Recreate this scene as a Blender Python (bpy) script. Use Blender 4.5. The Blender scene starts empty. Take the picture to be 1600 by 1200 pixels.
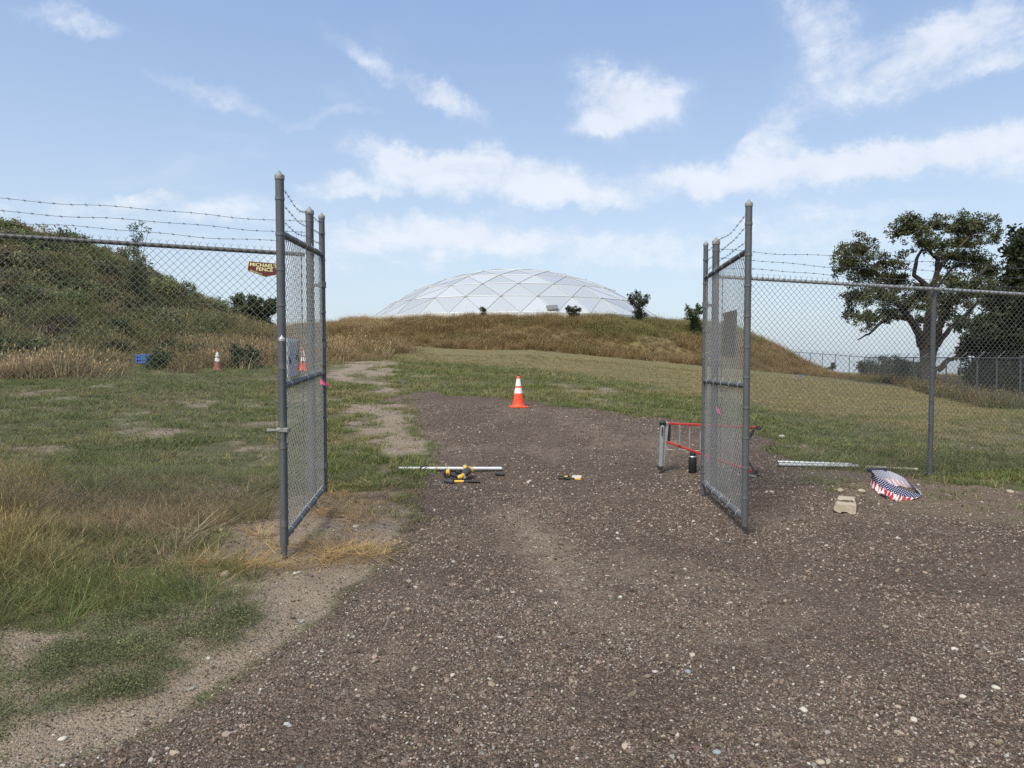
import bpy, math, random
import numpy as np
from mathutils import Vector, Matrix
random.seed(7); rng = np.random.default_rng(7)
R = math.radians
scene = bpy.context.scene

# ------------------------------------------------------------------ camera
F = 1110.0; PITCH = R(2.32); CAMZ = 1.55
cam_data = bpy.data.cameras.new('camera'); cam = bpy.data.objects.new('camera', cam_data)
scene.collection.objects.link(cam)
cam_data.sensor_width = 36; cam_data.lens = F/1600*36; cam_data.clip_start = .05; cam_data.clip_end = 9000
cam.location = (0, 0, CAMZ); cam.rotation_euler = (R(90)-PITCH, R(0.0), 0)
scene.camera = cam

# ------------------------------------------------------------------ world, sun, exposure
SUN_EL, SUN_AZ = R(52), R(-150)          # azimuth clockwise from +Y: behind and to the left
SKY_STRENGTH = 0.125
scene.view_settings.view_transform = 'Standard'; scene.view_settings.look = 'None'
scene.view_settings.gamma = 1; scene.view_settings.exposure = 0.56; scene.view_settings.use_curve_mapping = False
scene.cycles.use_denoising = False
sun = bpy.data.lights.new('sun', 'SUN'); sun.energy = 3.3; sun.angle = R(24); sun.color = (1, .94, .82)
so = bpy.data.objects.new('sun', sun); scene.collection.objects.link(so)
sd = Vector((math.sin(SUN_AZ)*math.cos(SUN_EL), math.cos(SUN_AZ)*math.cos(SUN_EL), math.sin(SUN_EL)))
so.rotation_euler = sd.to_track_quat('Z', 'Y').to_euler()

def ray(px, py):
    cx, cy = (px-800)/F, (600-py)/F
    return Vector((cx, math.cos(PITCH)+cy*math.sin(PITCH), -math.sin(PITCH)+cy*math.cos(PITCH)))
def at(px, py, d):                       # point at distance d ahead of the standpoint, seen at that pixel of the photo
    v = ray(px, py); v = v*(d/v.y); return Vector((v.x, v.y, v.z+CAMZ))

class NT:
    """tiny node helper"""
    def __init__(s, nt): s.t = nt; s.t.nodes.clear()
    def n(s, typ, ins=None, **kw):
        nd = s.t.nodes.new(typ)
        for k, v in kw.items(): setattr(nd, k, v)
        for k, v in (ins or {}).items():
            if isinstance(v, bpy.types.NodeSocket): s.t.links.new(v, nd.inputs[k])
            else: nd.inputs[k].default_value = v
        return nd
    def m(s, op, a, b=0.0, c=0.0, clamp=False):
        return s.n('ShaderNodeMath', {0: a, 1: b, 2: c}, operation=op, use_clamp=clamp).outputs[0]
    def vm(s, op, a, b=(0, 0, 0)):
        nd = s.n('ShaderNodeVectorMath', {0: a, 1: b}, operation=op)
        return nd.outputs['Value'] if op in ('DOT_PRODUCT', 'LENGTH') else nd.outputs[0]
    def mix(s, f, a, b, blend='MIX'):
        nd = s.n('ShaderNodeMix', data_type='RGBA', blend_type=blend)
        for i, v in ((0, f), (6, a), (7, b)):
            if isinstance(v, bpy.types.NodeSocket): s.t.links.new(v, nd.inputs[i])
            else: nd.inputs[i].default_value = v if i == 0 else (tuple(v)+(1,))[:4]
        return nd.outputs[2]
    def noise(s, vec, scale, detail=4, rough=.55, dist=0.0, out=0):
        return s.n('ShaderNodeTexNoise', {'Vector': vec, 'Scale': scale, 'Detail': detail, 'Roughness': rough, 'Distortion': dist}).outputs[out]
    def ramp(s, v, lo, hi):
        return s.n('ShaderNodeMapRange', {0: v, 1: lo, 2: hi, 3: 0.0, 4: 1.0}, interpolation_type='SMOOTHSTEP').outputs[0]

world = bpy.data.worlds.new('World'); scene.world = world; world.use_nodes = True
w = NT(world.node_tree)
tc = w.n('ShaderNodeTexCoord').outputs['Generated']
sky = w.n('ShaderNodeTexSky', sky_type='NISHITA', sun_disc=False, sun_elevation=SUN_EL, sun_rotation=SUN_AZ,
          altitude=400, air_density=1.0, dust_density=3.2, ozone_density=2.6).outputs[0]
warp = w.n('ShaderNodeTexNoise', {'Vector': tc, 'Scale': 7.0, 'Detail': 7.0, 'Roughness': .66}).outputs[1]
warp = w.vm('SUBTRACT', warp, (.5, .5, .5))
wd = w.vm('SCALE', warp); wd.node.inputs['Scale'].default_value = .11
D = w.vm('NORMALIZE', w.vm('ADD', tc, wd))
# clouds: px, py, half width, half height, tilt, amount
CL = [(985,160,80,46,10,1.25),(940,190,50,16,0,.5),(745,268,165,31,5,1.2),(870,314,125,17,3,.85),(650,245,90,14,0,.4),
      (1210,274,170,30,-5,.95),(1430,236,190,26,-5,1.0),(1090,290,60,20,0,.5),(1560,260,90,28,0,.6),
      (640,122,110,22,33,.7),(690,150,40,22,30,.5),(335,148,95,15,22,.46),(530,188,75,11,-8,.3),
      (1545,38,130,36,-28,.85),(1370,110,130,50,-8,.55),(1270,30,55,60,-70,.7),(1230,205,42,34,-20,.6),(1180,230,30,20,-30,.4),(1590,95,80,24,-20,.55),
      (900,390,210,22,2,.75),(640,368,150,24,3,.75),(560,400,200,24,0,.5),(1240,370,170,24,0,.55),(300,325,190,22,3,.6),(1330,330,200,16,-4,.4),(540,296,75,13,0,.7),(215,300,80,10,4,.5),
      (110,12,70,20,8,.5),(60,330,120,20,3,.3),(700,345,120,14,0,.4),(1400,330,90,14,0,.2)]
total = None
for (px, py, rx, ry, tilt, amt) in CL:
    c = ray(px, py).normalized(); ex = ray(px+100, py)-ray(px, py); ex = (ex-c*ex.dot(c)).normalized(); ey = c.cross(ex).normalized()
    if ey.z > 0: ey = -ey
    t = R(tilt); a = ex*math.cos(t)+ey*math.sin(t); b = ey*math.cos(t)-ex*math.sin(t)
    k = F*math.hypot(1, math.hypot((px-800)/F, (600-py)/F))
    da = w.m('MULTIPLY', w.vm('DOT_PRODUCT', D, a), k/rx); db = w.m('MULTIPLY', w.vm('DOT_PRODUCT', D, b), k/ry)
    s2 = w.m('ADD', w.m('MULTIPLY', da, da), w.m('MULTIPLY', db, db))
    fr = w.m('GREATER_THAN', w.vm('DOT_PRODUCT', D, c), 0.0)
    g = w.m('MULTIPLY', w.m('POWER', 2.718, w.m('MULTIPLY', w.m('POWER', s2, 1.5), -.7)), w.m('MULTIPLY', fr, amt))
    total = g if total is None else w.m('ADD', total, g)
total = w.m('MULTIPLY', total, 1.18)
# wisps on a plane overhead, everywhere in the sky
sep = w.n('ShaderNodeSeparateXYZ', {0: tc}); zz = w.m('MAXIMUM', sep.outputs[2], .03)
pl = w.n('ShaderNodeCombineXYZ', {0: w.m('DIVIDE', sep.outputs[0], w.m('ADD', zz, .08)), 1: w.m('DIVIDE', sep.outputs[1], w.m('ADD', zz, .08)), 2: 0.0}).outputs[0]
n1 = w.noise(pl, .9, 8, .6, .4); n2 = w.noise(tc, 26, 8, .68, .3)
st = w.vm('MULTIPLY', tc, (1, 1, 2.1)); n3 = w.noise(st, 9, 9, .66, .6)
wisp = w.m('MULTIPLY', w.ramp(n1, .52, .8), .45)
back = w.m('MULTIPLY', w.ramp(w.m('MULTIPLY', sep.outputs[1], -1.0), -.1, .5), w.ramp(n1, .35, .6))  # extra unseen cloud cover behind the camera, added for the lighting
edge = w.m('ADD', w.m('MULTIPLY', w.m('SUBTRACT', n2, .5), 1.7), w.m('MULTIPLY', w.m('SUBTRACT', n3, .47), 2.5))
dens = w.ramp(w.m('ADD', total, w.m('MULTIPLY', edge, w.ramp(total, .02, .6))), .03, 1.6)
dens = w.m('MAXIMUM', w.m('MAXIMUM', dens, wisp), w.m('MULTIPLY', back, .85))
shade = w.m('ADD', .88, w.m('MULTIPLY', n3, .24))
ccol = w.vm('SCALE', (4.75, 5.0, 5.45)); w.t.links.new(shade, ccol.node.inputs['Scale'])
haze = w.ramp(sep.outputs[2], .36, -.02)
hz2 = w.ramp(sep.outputs[2], .50, -.02); grad = w.mix(hz2, (1.85, 2.75, 4.45), (4.15, 4.85, 5.4))
skyc = w.mix(.68, sky, grad)
col = w.mix(w.m('MULTIPLY', dens, .8), skyc, ccol)
bg = w.n('ShaderNodeBackground', {'Color': col, 'Strength': SKY_STRENGTH})
w.n('ShaderNodeOutputWorld', {0: bg.outputs[0]})

# ------------------------------------------------------------------ terrain
def sstep(a, b, x):
    t = np.clip((x-a)/(b-a), 0, 1); return t*t*(3-2*t)
def vnoise(x, y, seed=0):
    xi, yi = np.floor(x).astype(np.int64), np.floor(y).astype(np.int64); fx, fy = x-xi, y-yi
    def h(i, j):
        n = (i*374761393+j*668265263+seed*1442695041) & 0xffffffff
        n = ((n ^ (n >> 13))*1274126177) & 0xffffffff
        return ((n ^ (n >> 16)) & 0xffff)/65535.0
    u, v = fx*fx*(3-2*fx), fy*fy*(3-2*fy)
    return (h(xi, yi)*(1-u)+h(xi+1, yi)*u)*(1-v)+(h(xi, yi+1)*(1-u)+h(xi+1, yi+1)*u)*v
def fbm(x, y, octv=4, seed=0):
    s = 0; a = .5; t = 0
    for o in range(octv):
        s = s+a*vnoise(x*2**o+17*o, y*2**o-9*o, seed+o); t += a; a *= .5
    return s/t
BC = (1.5, 95.0)                          # centre of the ring berm and of the dome
HC = (-41.0, 44.0)                        # centre of the overgrown mound on the left
def ground_z(x, y):
    x = np.asarray(x, float); y = np.asarray(y, float)
    slope = .042+.015*sstep(2, 14, -x)
    t = np.clip(y-8, 0, None); knee = 46.0
    t = np.where(t > knee, knee, t)
    z = slope*t*sstep(5, 14, y)
    z = z-.092*np.clip(x-1.5, 0, 42)*sstep(8, 32, y)
    rad = np.hypot(x, y)
    far = 1.0-.0215*rad
    k = sstep(85, 140, rad); z = z*(1-k)+far*k
    rb = np.hypot(x-BC[0], (y-BC[1]))
    rb = rb+(fbm(x*.12, y*.12, 3, 5)-.5)*2.6
    ztop = 5.0+(fbm(x*.35, y*.35, 3, 9)-.5)*.5-.018*np.clip(x-10, 0, 30)
    kb = 1-sstep(25, 39.5, rb)
    z = z*(1-kb)+np.maximum(ztop, z)*kb
    rh = np.hypot((x-HC[0]), (y-HC[1]))+(fbm(x*.15+3, y*.15, 3, 21)-.5)*2.5
    z = z+6.9*(1-sstep(7.5, 30, rh))*(1+.22*(fbm(x*.33, y*.33, 3, 3)-.5))
    near = 1-sstep(20, 60, rad)
    z = z+near*((fbm(x*.55, y*.55, 3, 1)-.5)*.10+(fbm(x*2.6, y*2.6, 3, 2)-.5)*.040+(fbm(x*8, y*8, 2, 6)-.5)*.016)*sstep(0, 4, rad+1.5)
    return z
def gz(x, y): return float(ground_z(np.array([x]), np.array([y]))[0])
def hit(px, py):                          # where the sight line meets the ground
    v = ray(px, py); d = 1.0; prev = d
    while d < 400:
        p = v*(d/v.y)
        if CAMZ+p.z < gz(p.x, d): break
        prev = d; d *= 1.03
    lo, hi = prev, d
    for _ in range(18):
        m_ = (lo+hi)/2; p = v*(m_/v.y)
        if CAMZ+p.z < gz(p.x, m_): hi = m_
        else: lo = m_
    p = v*(hi/v.y); return Vector((p.x, hi, gz(p.x, hi)))

def poly(pts): return np.array([hit(*p)[:2] for p in pts])
def inside(x, y, P, soft=.15):            # soft membership, 0..1, distance in metres
    d = np.full(x.shape, 1e9); c = np.zeros(x.shape, bool); n = len(P)
    for i in range(n):
        ax, ay = P[i]; bx, by = P[(i+1) % n]; ex, ey = bx-ax, by-ay; L = ex*ex+ey*ey+1e-9
        t = np.clip(((x-ax)*ex+(y-ay)*ey)/L, 0, 1)
        d = np.minimum(d, np.hypot(x-ax-t*ex, y-ay-t*ey))
        cond = (ay > y) != (by > y)
        with np.errstate(divide='ignore', invalid='ignore'):
            xs = ax+(y-ay)/(by-ay if by != ay else 1e-9)*ex
        c ^= cond & (x < xs)
    sd_ = np.where(c, d, -d); return sstep(-soft, soft, sd_), sd_
P_GRAVEL = poly([(90,1198),(230,1155),(330,1100),(430,1022),(530,950),(612,872),(632,800),(655,750),(672,700),(645,655),(612,618),(680,612),(760,622),(850,630),(950,642),(1020,652),(1100,668),(1190,688),(1240,712),(1270,750),(1400,800),(1600,822)])
P_GRAVEL = np.vstack([P_GRAVEL, [[9, 6.2], [9, -30], [-7, -30], [-4, 1.2]]])
P_DIRT = poly([(0,1190),(0,985),(130,995),(250,950),(300,900),(330,850),(400,800),(470,770),(640,765),(650,860),(540,960),(440,1030),(330,1120),(180,1195)])
P_DIRT = np.vstack([P_DIRT, [[-3, 0.5], [-6, 1]]])
P_TRACK = poly([(500,560),(560,548),(610,552),(625,600),(660,640),(665,700),(640,745),(610,760),(575,720),(545,680),(520,620)])
P_BARE = [poly([(150,650),(230,636),(350,652),(365,688),(250,696),(150,684)]), poly([(20,700),(120,690),(140,712),(30,716)]), poly([(100,600),(200,592),(260,600),(160,610)]), poly([(860,600),(950,604),(1010,640),(900,630)]),
          poly([(1165,682),(1260,676),(1340,690),(1300,712),(1190,705)]), poly([(620,575),(700,590),(640,600)]), poly([(0,625),(80,615),(90,628),(0,640)])]
P_RDIRT = poly([(1180,765),(1235,735),(1330,738),(1460,752),(1600,770),(1599,840),(1400,822),(1230,800)])
P_RDIRT = np.vstack([P_RDIRT[:5], [[10, 8.2], [10, 6.6]], P_RDIRT[5:]])
P_TAN = poly([(560,546),(700,550),(850,560),(1000,572),(1100,582),(1250,588),(1400,603),(1500,622),(1599,650),(1599,700),(1400,668),(1250,650),(1100,618),(1000,598),(800,574),(620,558)])
P_TALL = poly([(0,985),(0,720),(200,728),(350,700),(436,690),(436,745),(405,800),(335,850),(390,905),(330,955),(250,960),(140,970)])
P_TALL = np.vstack([P_TALL[:1], [[-9, 3.2], [-9, 8.6]], P_TALL[1:]])
P_MAT = poly([(0,1120),(0,1075),(60,1015),(160,985),(262,1012),(275,1040),(180,1088),(80,1118)])
P_MAT = np.vstack([P_MAT, [[-3.6, 2.4]]])
P_PALE = poly([(750,800),(850,790),(930,880),(1000,990),(900,1000),(800,900)])
P_PALE2 = poly([(940,900),(1250,920),(1250,980),(1000,1060),(940,980)])
def cover(x, y):
    wob = (fbm(x*1.3, y*1.3, 4, 31)-.5)
    xx = x+wob*.55*np.clip(y/8, .4, 3); yy = y+(fbm(x*1.1+7, y*1.1, 4, 37)-.5)*.6*np.clip(y/8, .4, 3)
    gr = inside(xx, yy, P_GRAVEL, .22)[0]
    di = inside(xx, yy, P_DIRT, .2)[0]
    tr = inside(xx, yy, P_TRACK, .9)[0]*.92
    for b in P_BARE: tr = np.maximum(tr, inside(xx, yy, b, .7)[0]*.62)
    rd = inside(xx, yy, P_RDIRT, .3)[0]
    tan_ = inside(xx, yy, P_TAN, 1.6)[0]
    tan_ = np.maximum(tan_, sstep(34, 46, y+(wob*10)))
    pale = np.maximum(inside(xx, yy, P_PALE, .5)[0], .7*inside(xx, yy, P_PALE2, .8)[0])
    pale = np.maximum(pale, .6*sstep(.56, .72, fbm(x*.8, y*.45, 4, 77)))
    patch = sstep(.50, .66, fbm(x*.9, y*.9, 4, 41))
    dirt = np.clip(np.maximum.reduce([di, tr*(.5+.65*sstep(.42, .6, fbm(x*1.4, y*1.1, 4, 43))), rd*.9, patch*(.38+.22*sstep(-1, -3, x))*sstep(34, 20, y)]), 0, 1)
    dirt = np.maximum(dirt*(1-gr), gr*pale*.7)
    return gr, dirt, tan_, rd
# graded ground sheet
def graded(lo, hi, segs):
    out = [lo]; 
    while out[-1] < hi:
        v = out[-1]; st_ = segs(v); out.append(v+st_)
    return np.array(out)
xs = graded(-1500, 1500, lambda v: max(.05, abs(v)*.022 if abs(v) > 5.2 else .05))
ys = graded(-300, 1800, lambda v: 12 if v < -30 else (2.0 if v < -4 else (.3 if v < 1.4 else (.045 if v < 8 else .045*(v/8)**1.5 if v < 40 else min(.03*v, .5+(v-40)*.03)))))
X, Y = np.meshgrid(xs, ys); Z = ground_z(X, Y)
def grid_mesh(name, X, Y, Z):
    ny, nx = X.shape; me = bpy.data.meshes.new(name)
    co = np.stack([X, Y, Z], -1).reshape(-1, 3); me.vertices.add(len(co)); me.vertices.foreach_set('co', co.ravel())
    i = np.arange(nx-1)[None, :]+np.arange(ny-1)[:, None]*nx
    q = np.stack([i, i+1, i+1+nx, i+nx], -1).reshape(-1, 4)
    me.loops.add(q.size); me.loops.foreach_set('vertex_index', q.ravel().astype(np.int32))
    me.polygons.add(len(q)); me.polygons.foreach_set('loop_start', np.arange(0, q.size, 4, dtype=np.int32))
    me.polygons.foreach_set('use_smooth', np.ones(len(q), bool)); me.update(calc_edges=True)
    return me
gm = grid_mesh('ground', X, Y, Z)
gr, dirt, tan_, rd = cover(X.ravel(), Y.ravel())
ca = gm.color_attributes.new('cover', 'FLOAT_COLOR', 'POINT')
ca.data.foreach_set('color', np.stack([gr, dirt, tan_, rd], -1).ravel().astype(np.float32))

# ------------------------------------------------------------------ materials
def new_mat(name):
    m = bpy.data.materials.new(name); m.use_nodes = True; return m, NT(m.node_tree)
def finish(nt, color, rough=.8, metal=0.0, bump=None, bstr=.3, bdist=.01, spec=.5, **extra):
    ins = {'Base Color': color if isinstance(color, bpy.types.NodeSocket) else tuple(color)+(1,), 'Roughness': rough, 'Metallic': metal, 'Specular IOR Level': spec}
    ins.update(extra)
    if bump is not None: ins['Normal'] = nt.n('ShaderNodeBump', {'Height': bump, 'Strength': bstr, 'Distance': bdist}).outputs[0]
    b = nt.n('ShaderNodeBsdfPrincipled', ins); nt.n('ShaderNodeOutputMaterial', {0: b.outputs[0]}); return b
def simple(name, col, rough=.6, metal=0.0, var=.18, scale=30, bstr=.15, spec=.5):
    m, t = new_mat(name); oc = t.n('ShaderNodeTexCoord').outputs['Object']
    n = t.noise(oc, scale, 6, .6); n2 = t.noise(oc, scale*.13, 3)
    f = t.m('ADD', t.m('MULTIPLY', n, .6), t.m('MULTIPLY', n2, .4))
    c = t.mix(t.ramp(f, .3, .7), [v*(1-var) for v in col], [min(1, v*(1+var)) for v in col])
    r = t.m('ADD', rough-.08, t.m('MULTIPLY', n2, .16))
    finish(t, c, r, metal, n, bstr, .003, spec); return m
M = {}
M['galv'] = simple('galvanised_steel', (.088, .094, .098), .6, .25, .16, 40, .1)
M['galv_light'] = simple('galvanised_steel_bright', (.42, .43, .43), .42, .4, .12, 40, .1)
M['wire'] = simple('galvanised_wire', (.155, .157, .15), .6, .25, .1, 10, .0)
M['wire_gate'] = simple('lit_gate_wire', (.36, .365, .36), .45, .35, .1, 10, .0)  # lighter copy of the fence wire, its lit gleam put into the colour
M['barb'] = simple('weathered_wire', (.10, .105, .12), .6, .4, .1, 10, .0)
M['band'] = simple('band_steel', (.12, .125, .128), .5, .3, .15, 60, .1)
M['cap'] = simple('cast_cap', (.22, .22, .205), .6, .2, .2, 60, .2)
M['orange'] = simple('cone_orange', (.85, .075, .022), .55, 0, .12, 12, .05)
M['orange_old'] = simple('faded_cone_plastic', (.23, .085, .06), .75, 0, .25, 14, .1)
M['reflect'] = simple('cone_white_collar', (.74, .73, .74), .45, 0, .06, 20, .05)
M['reflect_old'] = simple('worn_white_collar', (.62, .60, .57), .6, 0, .14, 20, .05)
M['black'] = simple('black_plastic', (.012, .012, .014), .5, 0, .2, 40, .1)
M['dark'] = simple('dark_rubber', (.03, .03, .032), .7, 0, .3, 60, .2)
M['yellow'] = simple('tool_yellow', (.78, .43, .035), .45, 0, .12, 40, .05)
M['toolgrey'] = simple('tool_grey', (.055, .06, .066), .55, .2, .2, 60, .1)
M['red'] = simple('red_enamel', (.33, .018, .016), .5, 0, .15, 30, .05)
M['alu'] = simple('aluminium', (.46, .47, .47), .42, .7, .12, 50, .05)
M['pink'] = simple('pink_tape', (.85, .12, .28), .5, 0, .06, 30, .05)
M['redtape'] = simple('red_tape', (.75, .05, .08), .5, 0, .08, 30, .05)
M['blue'] = simple('blue_plastic', (.045, .15, .48), .5, 0, .2, 30, .05)
M['concrete'] = simple('concrete', (.37, .315, .24), .9, 0, .2, 35, .5)
M['sign_lit'] = simple('lit_sign_aluminium', (.78, .79, .80), .5, .1, .06, 8, .02)  # dull aluminium, light on its facing side put into the white colour
M['sign_shaded'] = simple('shaded_sign_back', (.09, .082, .072), .6, .3, .15, 10, .05)  # panel seen from behind, its shade put into the dark colour
M['maroon'] = simple('maroon_sign_enamel', (.105, .018, .013), .45, 0, .1, 20, .05)
M['cream'] = simple('cream_sign_paint', (.70, .68, .36), .5, 0, .05, 20, .0)
M['bark'] = simple('bark', (.055, .045, .037), .95, 0, .4, 6, .8)
M['stone'] = simple('pale_stone', (.46, .42, .36), .85, 0, .25, 40, .4)
M['tanstone'] = simple('tan_stone', (.33, .27, .20), .85, 0, .25, 40, .4)
M['bluestone'] = simple('blue_grey_stone', (.20, .24, .25), .85, 0, .25, 40, .3)

# ground
m, t = new_mat('ground_soil'); M['ground'] = m
P = t.n('ShaderNodeNewGeometry').outputs['Position']
cv = t.n('ShaderNodeSeparateColor', {0: t.n('ShaderNodeAttribute', attribute_name='cover').outputs['Color']})
rdw = t.n('ShaderNodeAttribute', attribute_name='cover').outputs['Alpha']
nE = t.noise(P, 5.5, 8, .65); nF = t.noise(P, 42, 5, .7); nG = t.noise(P, 1.1, 4, .55)
ed = t.m('MULTIPLY', t.m('SUBTRACT', t.m('ADD', nE, t.m('MULTIPLY', nF, .8)), .9), 1.1)
wG = t.ramp(t.m('ADD', cv.outputs[0], ed), .3, .7)
wD = t.ramp(t.m('ADD', cv.outputs[1], ed), .25, .8)
wT = t.ramp(t.m('ADD', cv.outputs[2], t.m('MULTIPLY', ed, .8)), .2, .8)
vo = t.n('ShaderNodeTexVoronoi', {'Vector': P, 'Scale': 70.0, 'Randomness': 1.0}); vo2 = t.n('ShaderNodeTexVoronoi', {'Vector': P, 'Scale': 150.0, 'Randomness': 1.0})
vo3 = t.n('ShaderNodeTexVoronoi', {'Vector': P, 'Scale': 24.0, 'Randomness': 1.0})
sel = t.n('ShaderNodeSeparateColor', {0: vo.outputs['Color']}); sel2 = t.n('ShaderNodeSeparateColor', {0: vo2.outputs['Color']}); sel3 = t.n('ShaderNodeSeparateColor', {0: vo3.outputs['Color']})
base_g = t.mix(sel.outputs[0], (.054, .037, .027), (.26, .188, .138))
base_g = t.mix(t.m('MULTIPLY', sel2.outputs[1], .45), base_g, (.142, .102, .075))
base_g = t.mix(t.m('MULTIPLY', t.ramp(vo3.outputs['Distance'], .25, .7), .35), base_g, (.045, .034, .026))  # darker towards cell edges: shade in the crevices painted into the gravel
base_g = t.mix(t.ramp(nG, .35, .7), base_g, t.mix(.42, base_g, (.215, .165, .122)))
lt = t.m('MULTIPLY', t.m('GREATER_THAN', sel.outputs[1], .93), t.m('LESS_THAN', vo.outputs['Distance'], .42))
base_g = t.mix(t.m('MULTIPLY', lt, .8), base_g, (.36, .32, .27))
lt2 = t.m('MULTIPLY', t.m('GREATER_THAN', sel2.outputs[2], .9), t.m('LESS_THAN', vo2.outputs['Distance'], .42))
base_g = t.mix(t.m('MULTIPLY', lt2, .7), base_g, (.33, .29, .25))
lt3 = t.m('MULTIPLY', t.m('GREATER_THAN', sel3.outputs[2], .95), t.m('LESS_THAN', vo3.outputs['Distance'], .3))
base_g = t.mix(t.m('MULTIPLY', lt3, .6), base_g, (.30, .26, .22))
dirt_c = t.mix(nF, (.18, .14, .105), (.39, .31, .235)); dirt_c = t.mix(t.ramp(nE, .3, .7), dirt_c, t.mix(.5, dirt_c, (.21, .17, .125)))
dirt_c = t.mix(t.m('MULTIPLY', lt, .6), dirt_c, (.42, .38, .32))
dirt_c = t.mix(t.m('MULTIPLY', rdw, .8), dirt_c, t.mix(nF, (.075, .053, .037), (.20, .15, .105)))
soil_c = t.mix(nF, (.085, .08, .038), (.21, .19, .10)); soil_c = t.mix(t.ramp(nE, .35, .65), soil_c, (.15, .115, .072))
soil_c = t.mix(.35, soil_c, t.mix(nF, (.07, .095, .03), (.12, .15, .05)))
mow = t.noise(t.vm('MULTIPLY', P, (.35, 1.6, 1.0)), 1.6, 8, .75); mowf = t.noise(t.vm('MULTIPLY', P, (5, 14, 5.0)), 2.0, 5, .7)
tan_c = t.mix(t.ramp(mow, .34, .66), (.15, .135, .055), (.34, .27, .14)); tan_c = t.mix(t.m('MULTIPLY', t.ramp(mowf, .44, .58), .8), tan_c, (.135, .12, .05))
tan_c = t.mix(t.m('MULTIPLY', t.ramp(t.noise(P, .35, 5, .6), .5, .7), .3), tan_c, (.12, .13, .045))
c = t.mix(wT, soil_c, tan_c); c = t.mix(wD, c, dirt_c); gcol = t.mix(t.m('MULTIPLY', wD, .75), base_g, dirt_c); c = t.mix(wG, c, gcol)
hb = t.m('ADD', t.m('MULTIPLY', vo.outputs['Distance'], -.7), t.m('ADD', t.m('MULTIPLY', nF, .9), t.m('MULTIPLY', vo2.outputs['Distance'], -.35)))
hb = t.m('ADD', hb, t.m('MULTIPLY', t.noise(P, 11, 4, .6), 1.6))
hb = t.m('MULTIPLY', hb, t.m('SUBTRACT', 1.0, t.m('MULTIPLY', wD, .45)))
finish(t, c, .95, 0, hb, 1.0, .034, .2)
gm.materials.append(m)
ground = bpy.data.objects.new('ground', gm); scene.collection.objects.link(ground); ground['kind'] = 'structure'

def leaf_mat(name, rough=.6, trans=.25, sat=1.0):
    m, t = new_mat(name)
    tint = t.n('ShaderNodeAttribute', attribute_name='tint', attribute_type='INSTANCER').outputs['Color']
    vc = t.n('ShaderNodeAttribute', attribute_name='shade').outputs['Color']
    c = t.mix(1.0, tint, vc, 'MULTIPLY')
    a = t.n('ShaderNodeBsdfPrincipled', {'Base Color': c, 'Roughness': rough, 'Specular IOR Level': .25})
    b = t.n('ShaderNodeBsdfTranslucent', {'Color': c})
    mx = t.n('ShaderNodeMixShader', {0: trans, 1: a.outputs[0], 2: b.outputs[0]}); t.n('ShaderNodeOutputMaterial', {0: mx.outputs[0]}); return m
M['blade'] = leaf_mat('grass_blade')
M['pebble'] = None
m, t = new_mat('pebble'); M['pebble'] = m
tint = t.n('ShaderNodeAttribute', attribute_name='tint', attribute_type='INSTANCER').outputs['Color']
oc = t.n('ShaderNodeTexCoord').outputs['Object']; n = t.noise(oc, 3, 4); c = t.mix(n, t.mix(.4, tint, (.02, .017, .015)), tint)
finish(t, c, .85, 0, n, .3, .1, .3)
def foliage_mat(name, c1, c2, trans=.2):
    m, t = new_mat(name)
    v = t.n('ShaderNodeAttribute', attribute_name='shade').outputs['Color']; s = t.n('ShaderNodeSeparateColor', {0: v})
    c = t.mix(s.outputs[0], c1, c2)
    a = t.n('ShaderNodeBsdfPrincipled', {'Base Color': c, 'Roughness': .6, 'Specular IOR Level': .2})
    b = t.n('ShaderNodeBsdfTranslucent', {'Color': c})
    mx = t.n('ShaderNodeMixShader', {0: trans, 1: a.outputs[0], 2: b.outputs[0]}); t.n('ShaderNodeOutputMaterial', {0: mx.outputs[0]}); return m
M['leaf_elm'] = foliage_mat('elm_leaves', (.028, .035, .015), (.13, .135, .062))
M['leaf_dark'] = foliage_mat('dark_leaves', (.016, .022, .010), (.062, .072, .032))
M['leaf_green'] = foliage_mat('green_leaves', (.028, .042, .016), (.085, .11, .04))
M['leaf_blue'] = foliage_mat('blue_green_leaves', (.028, .042, .030), (.075, .095, .065))

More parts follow.
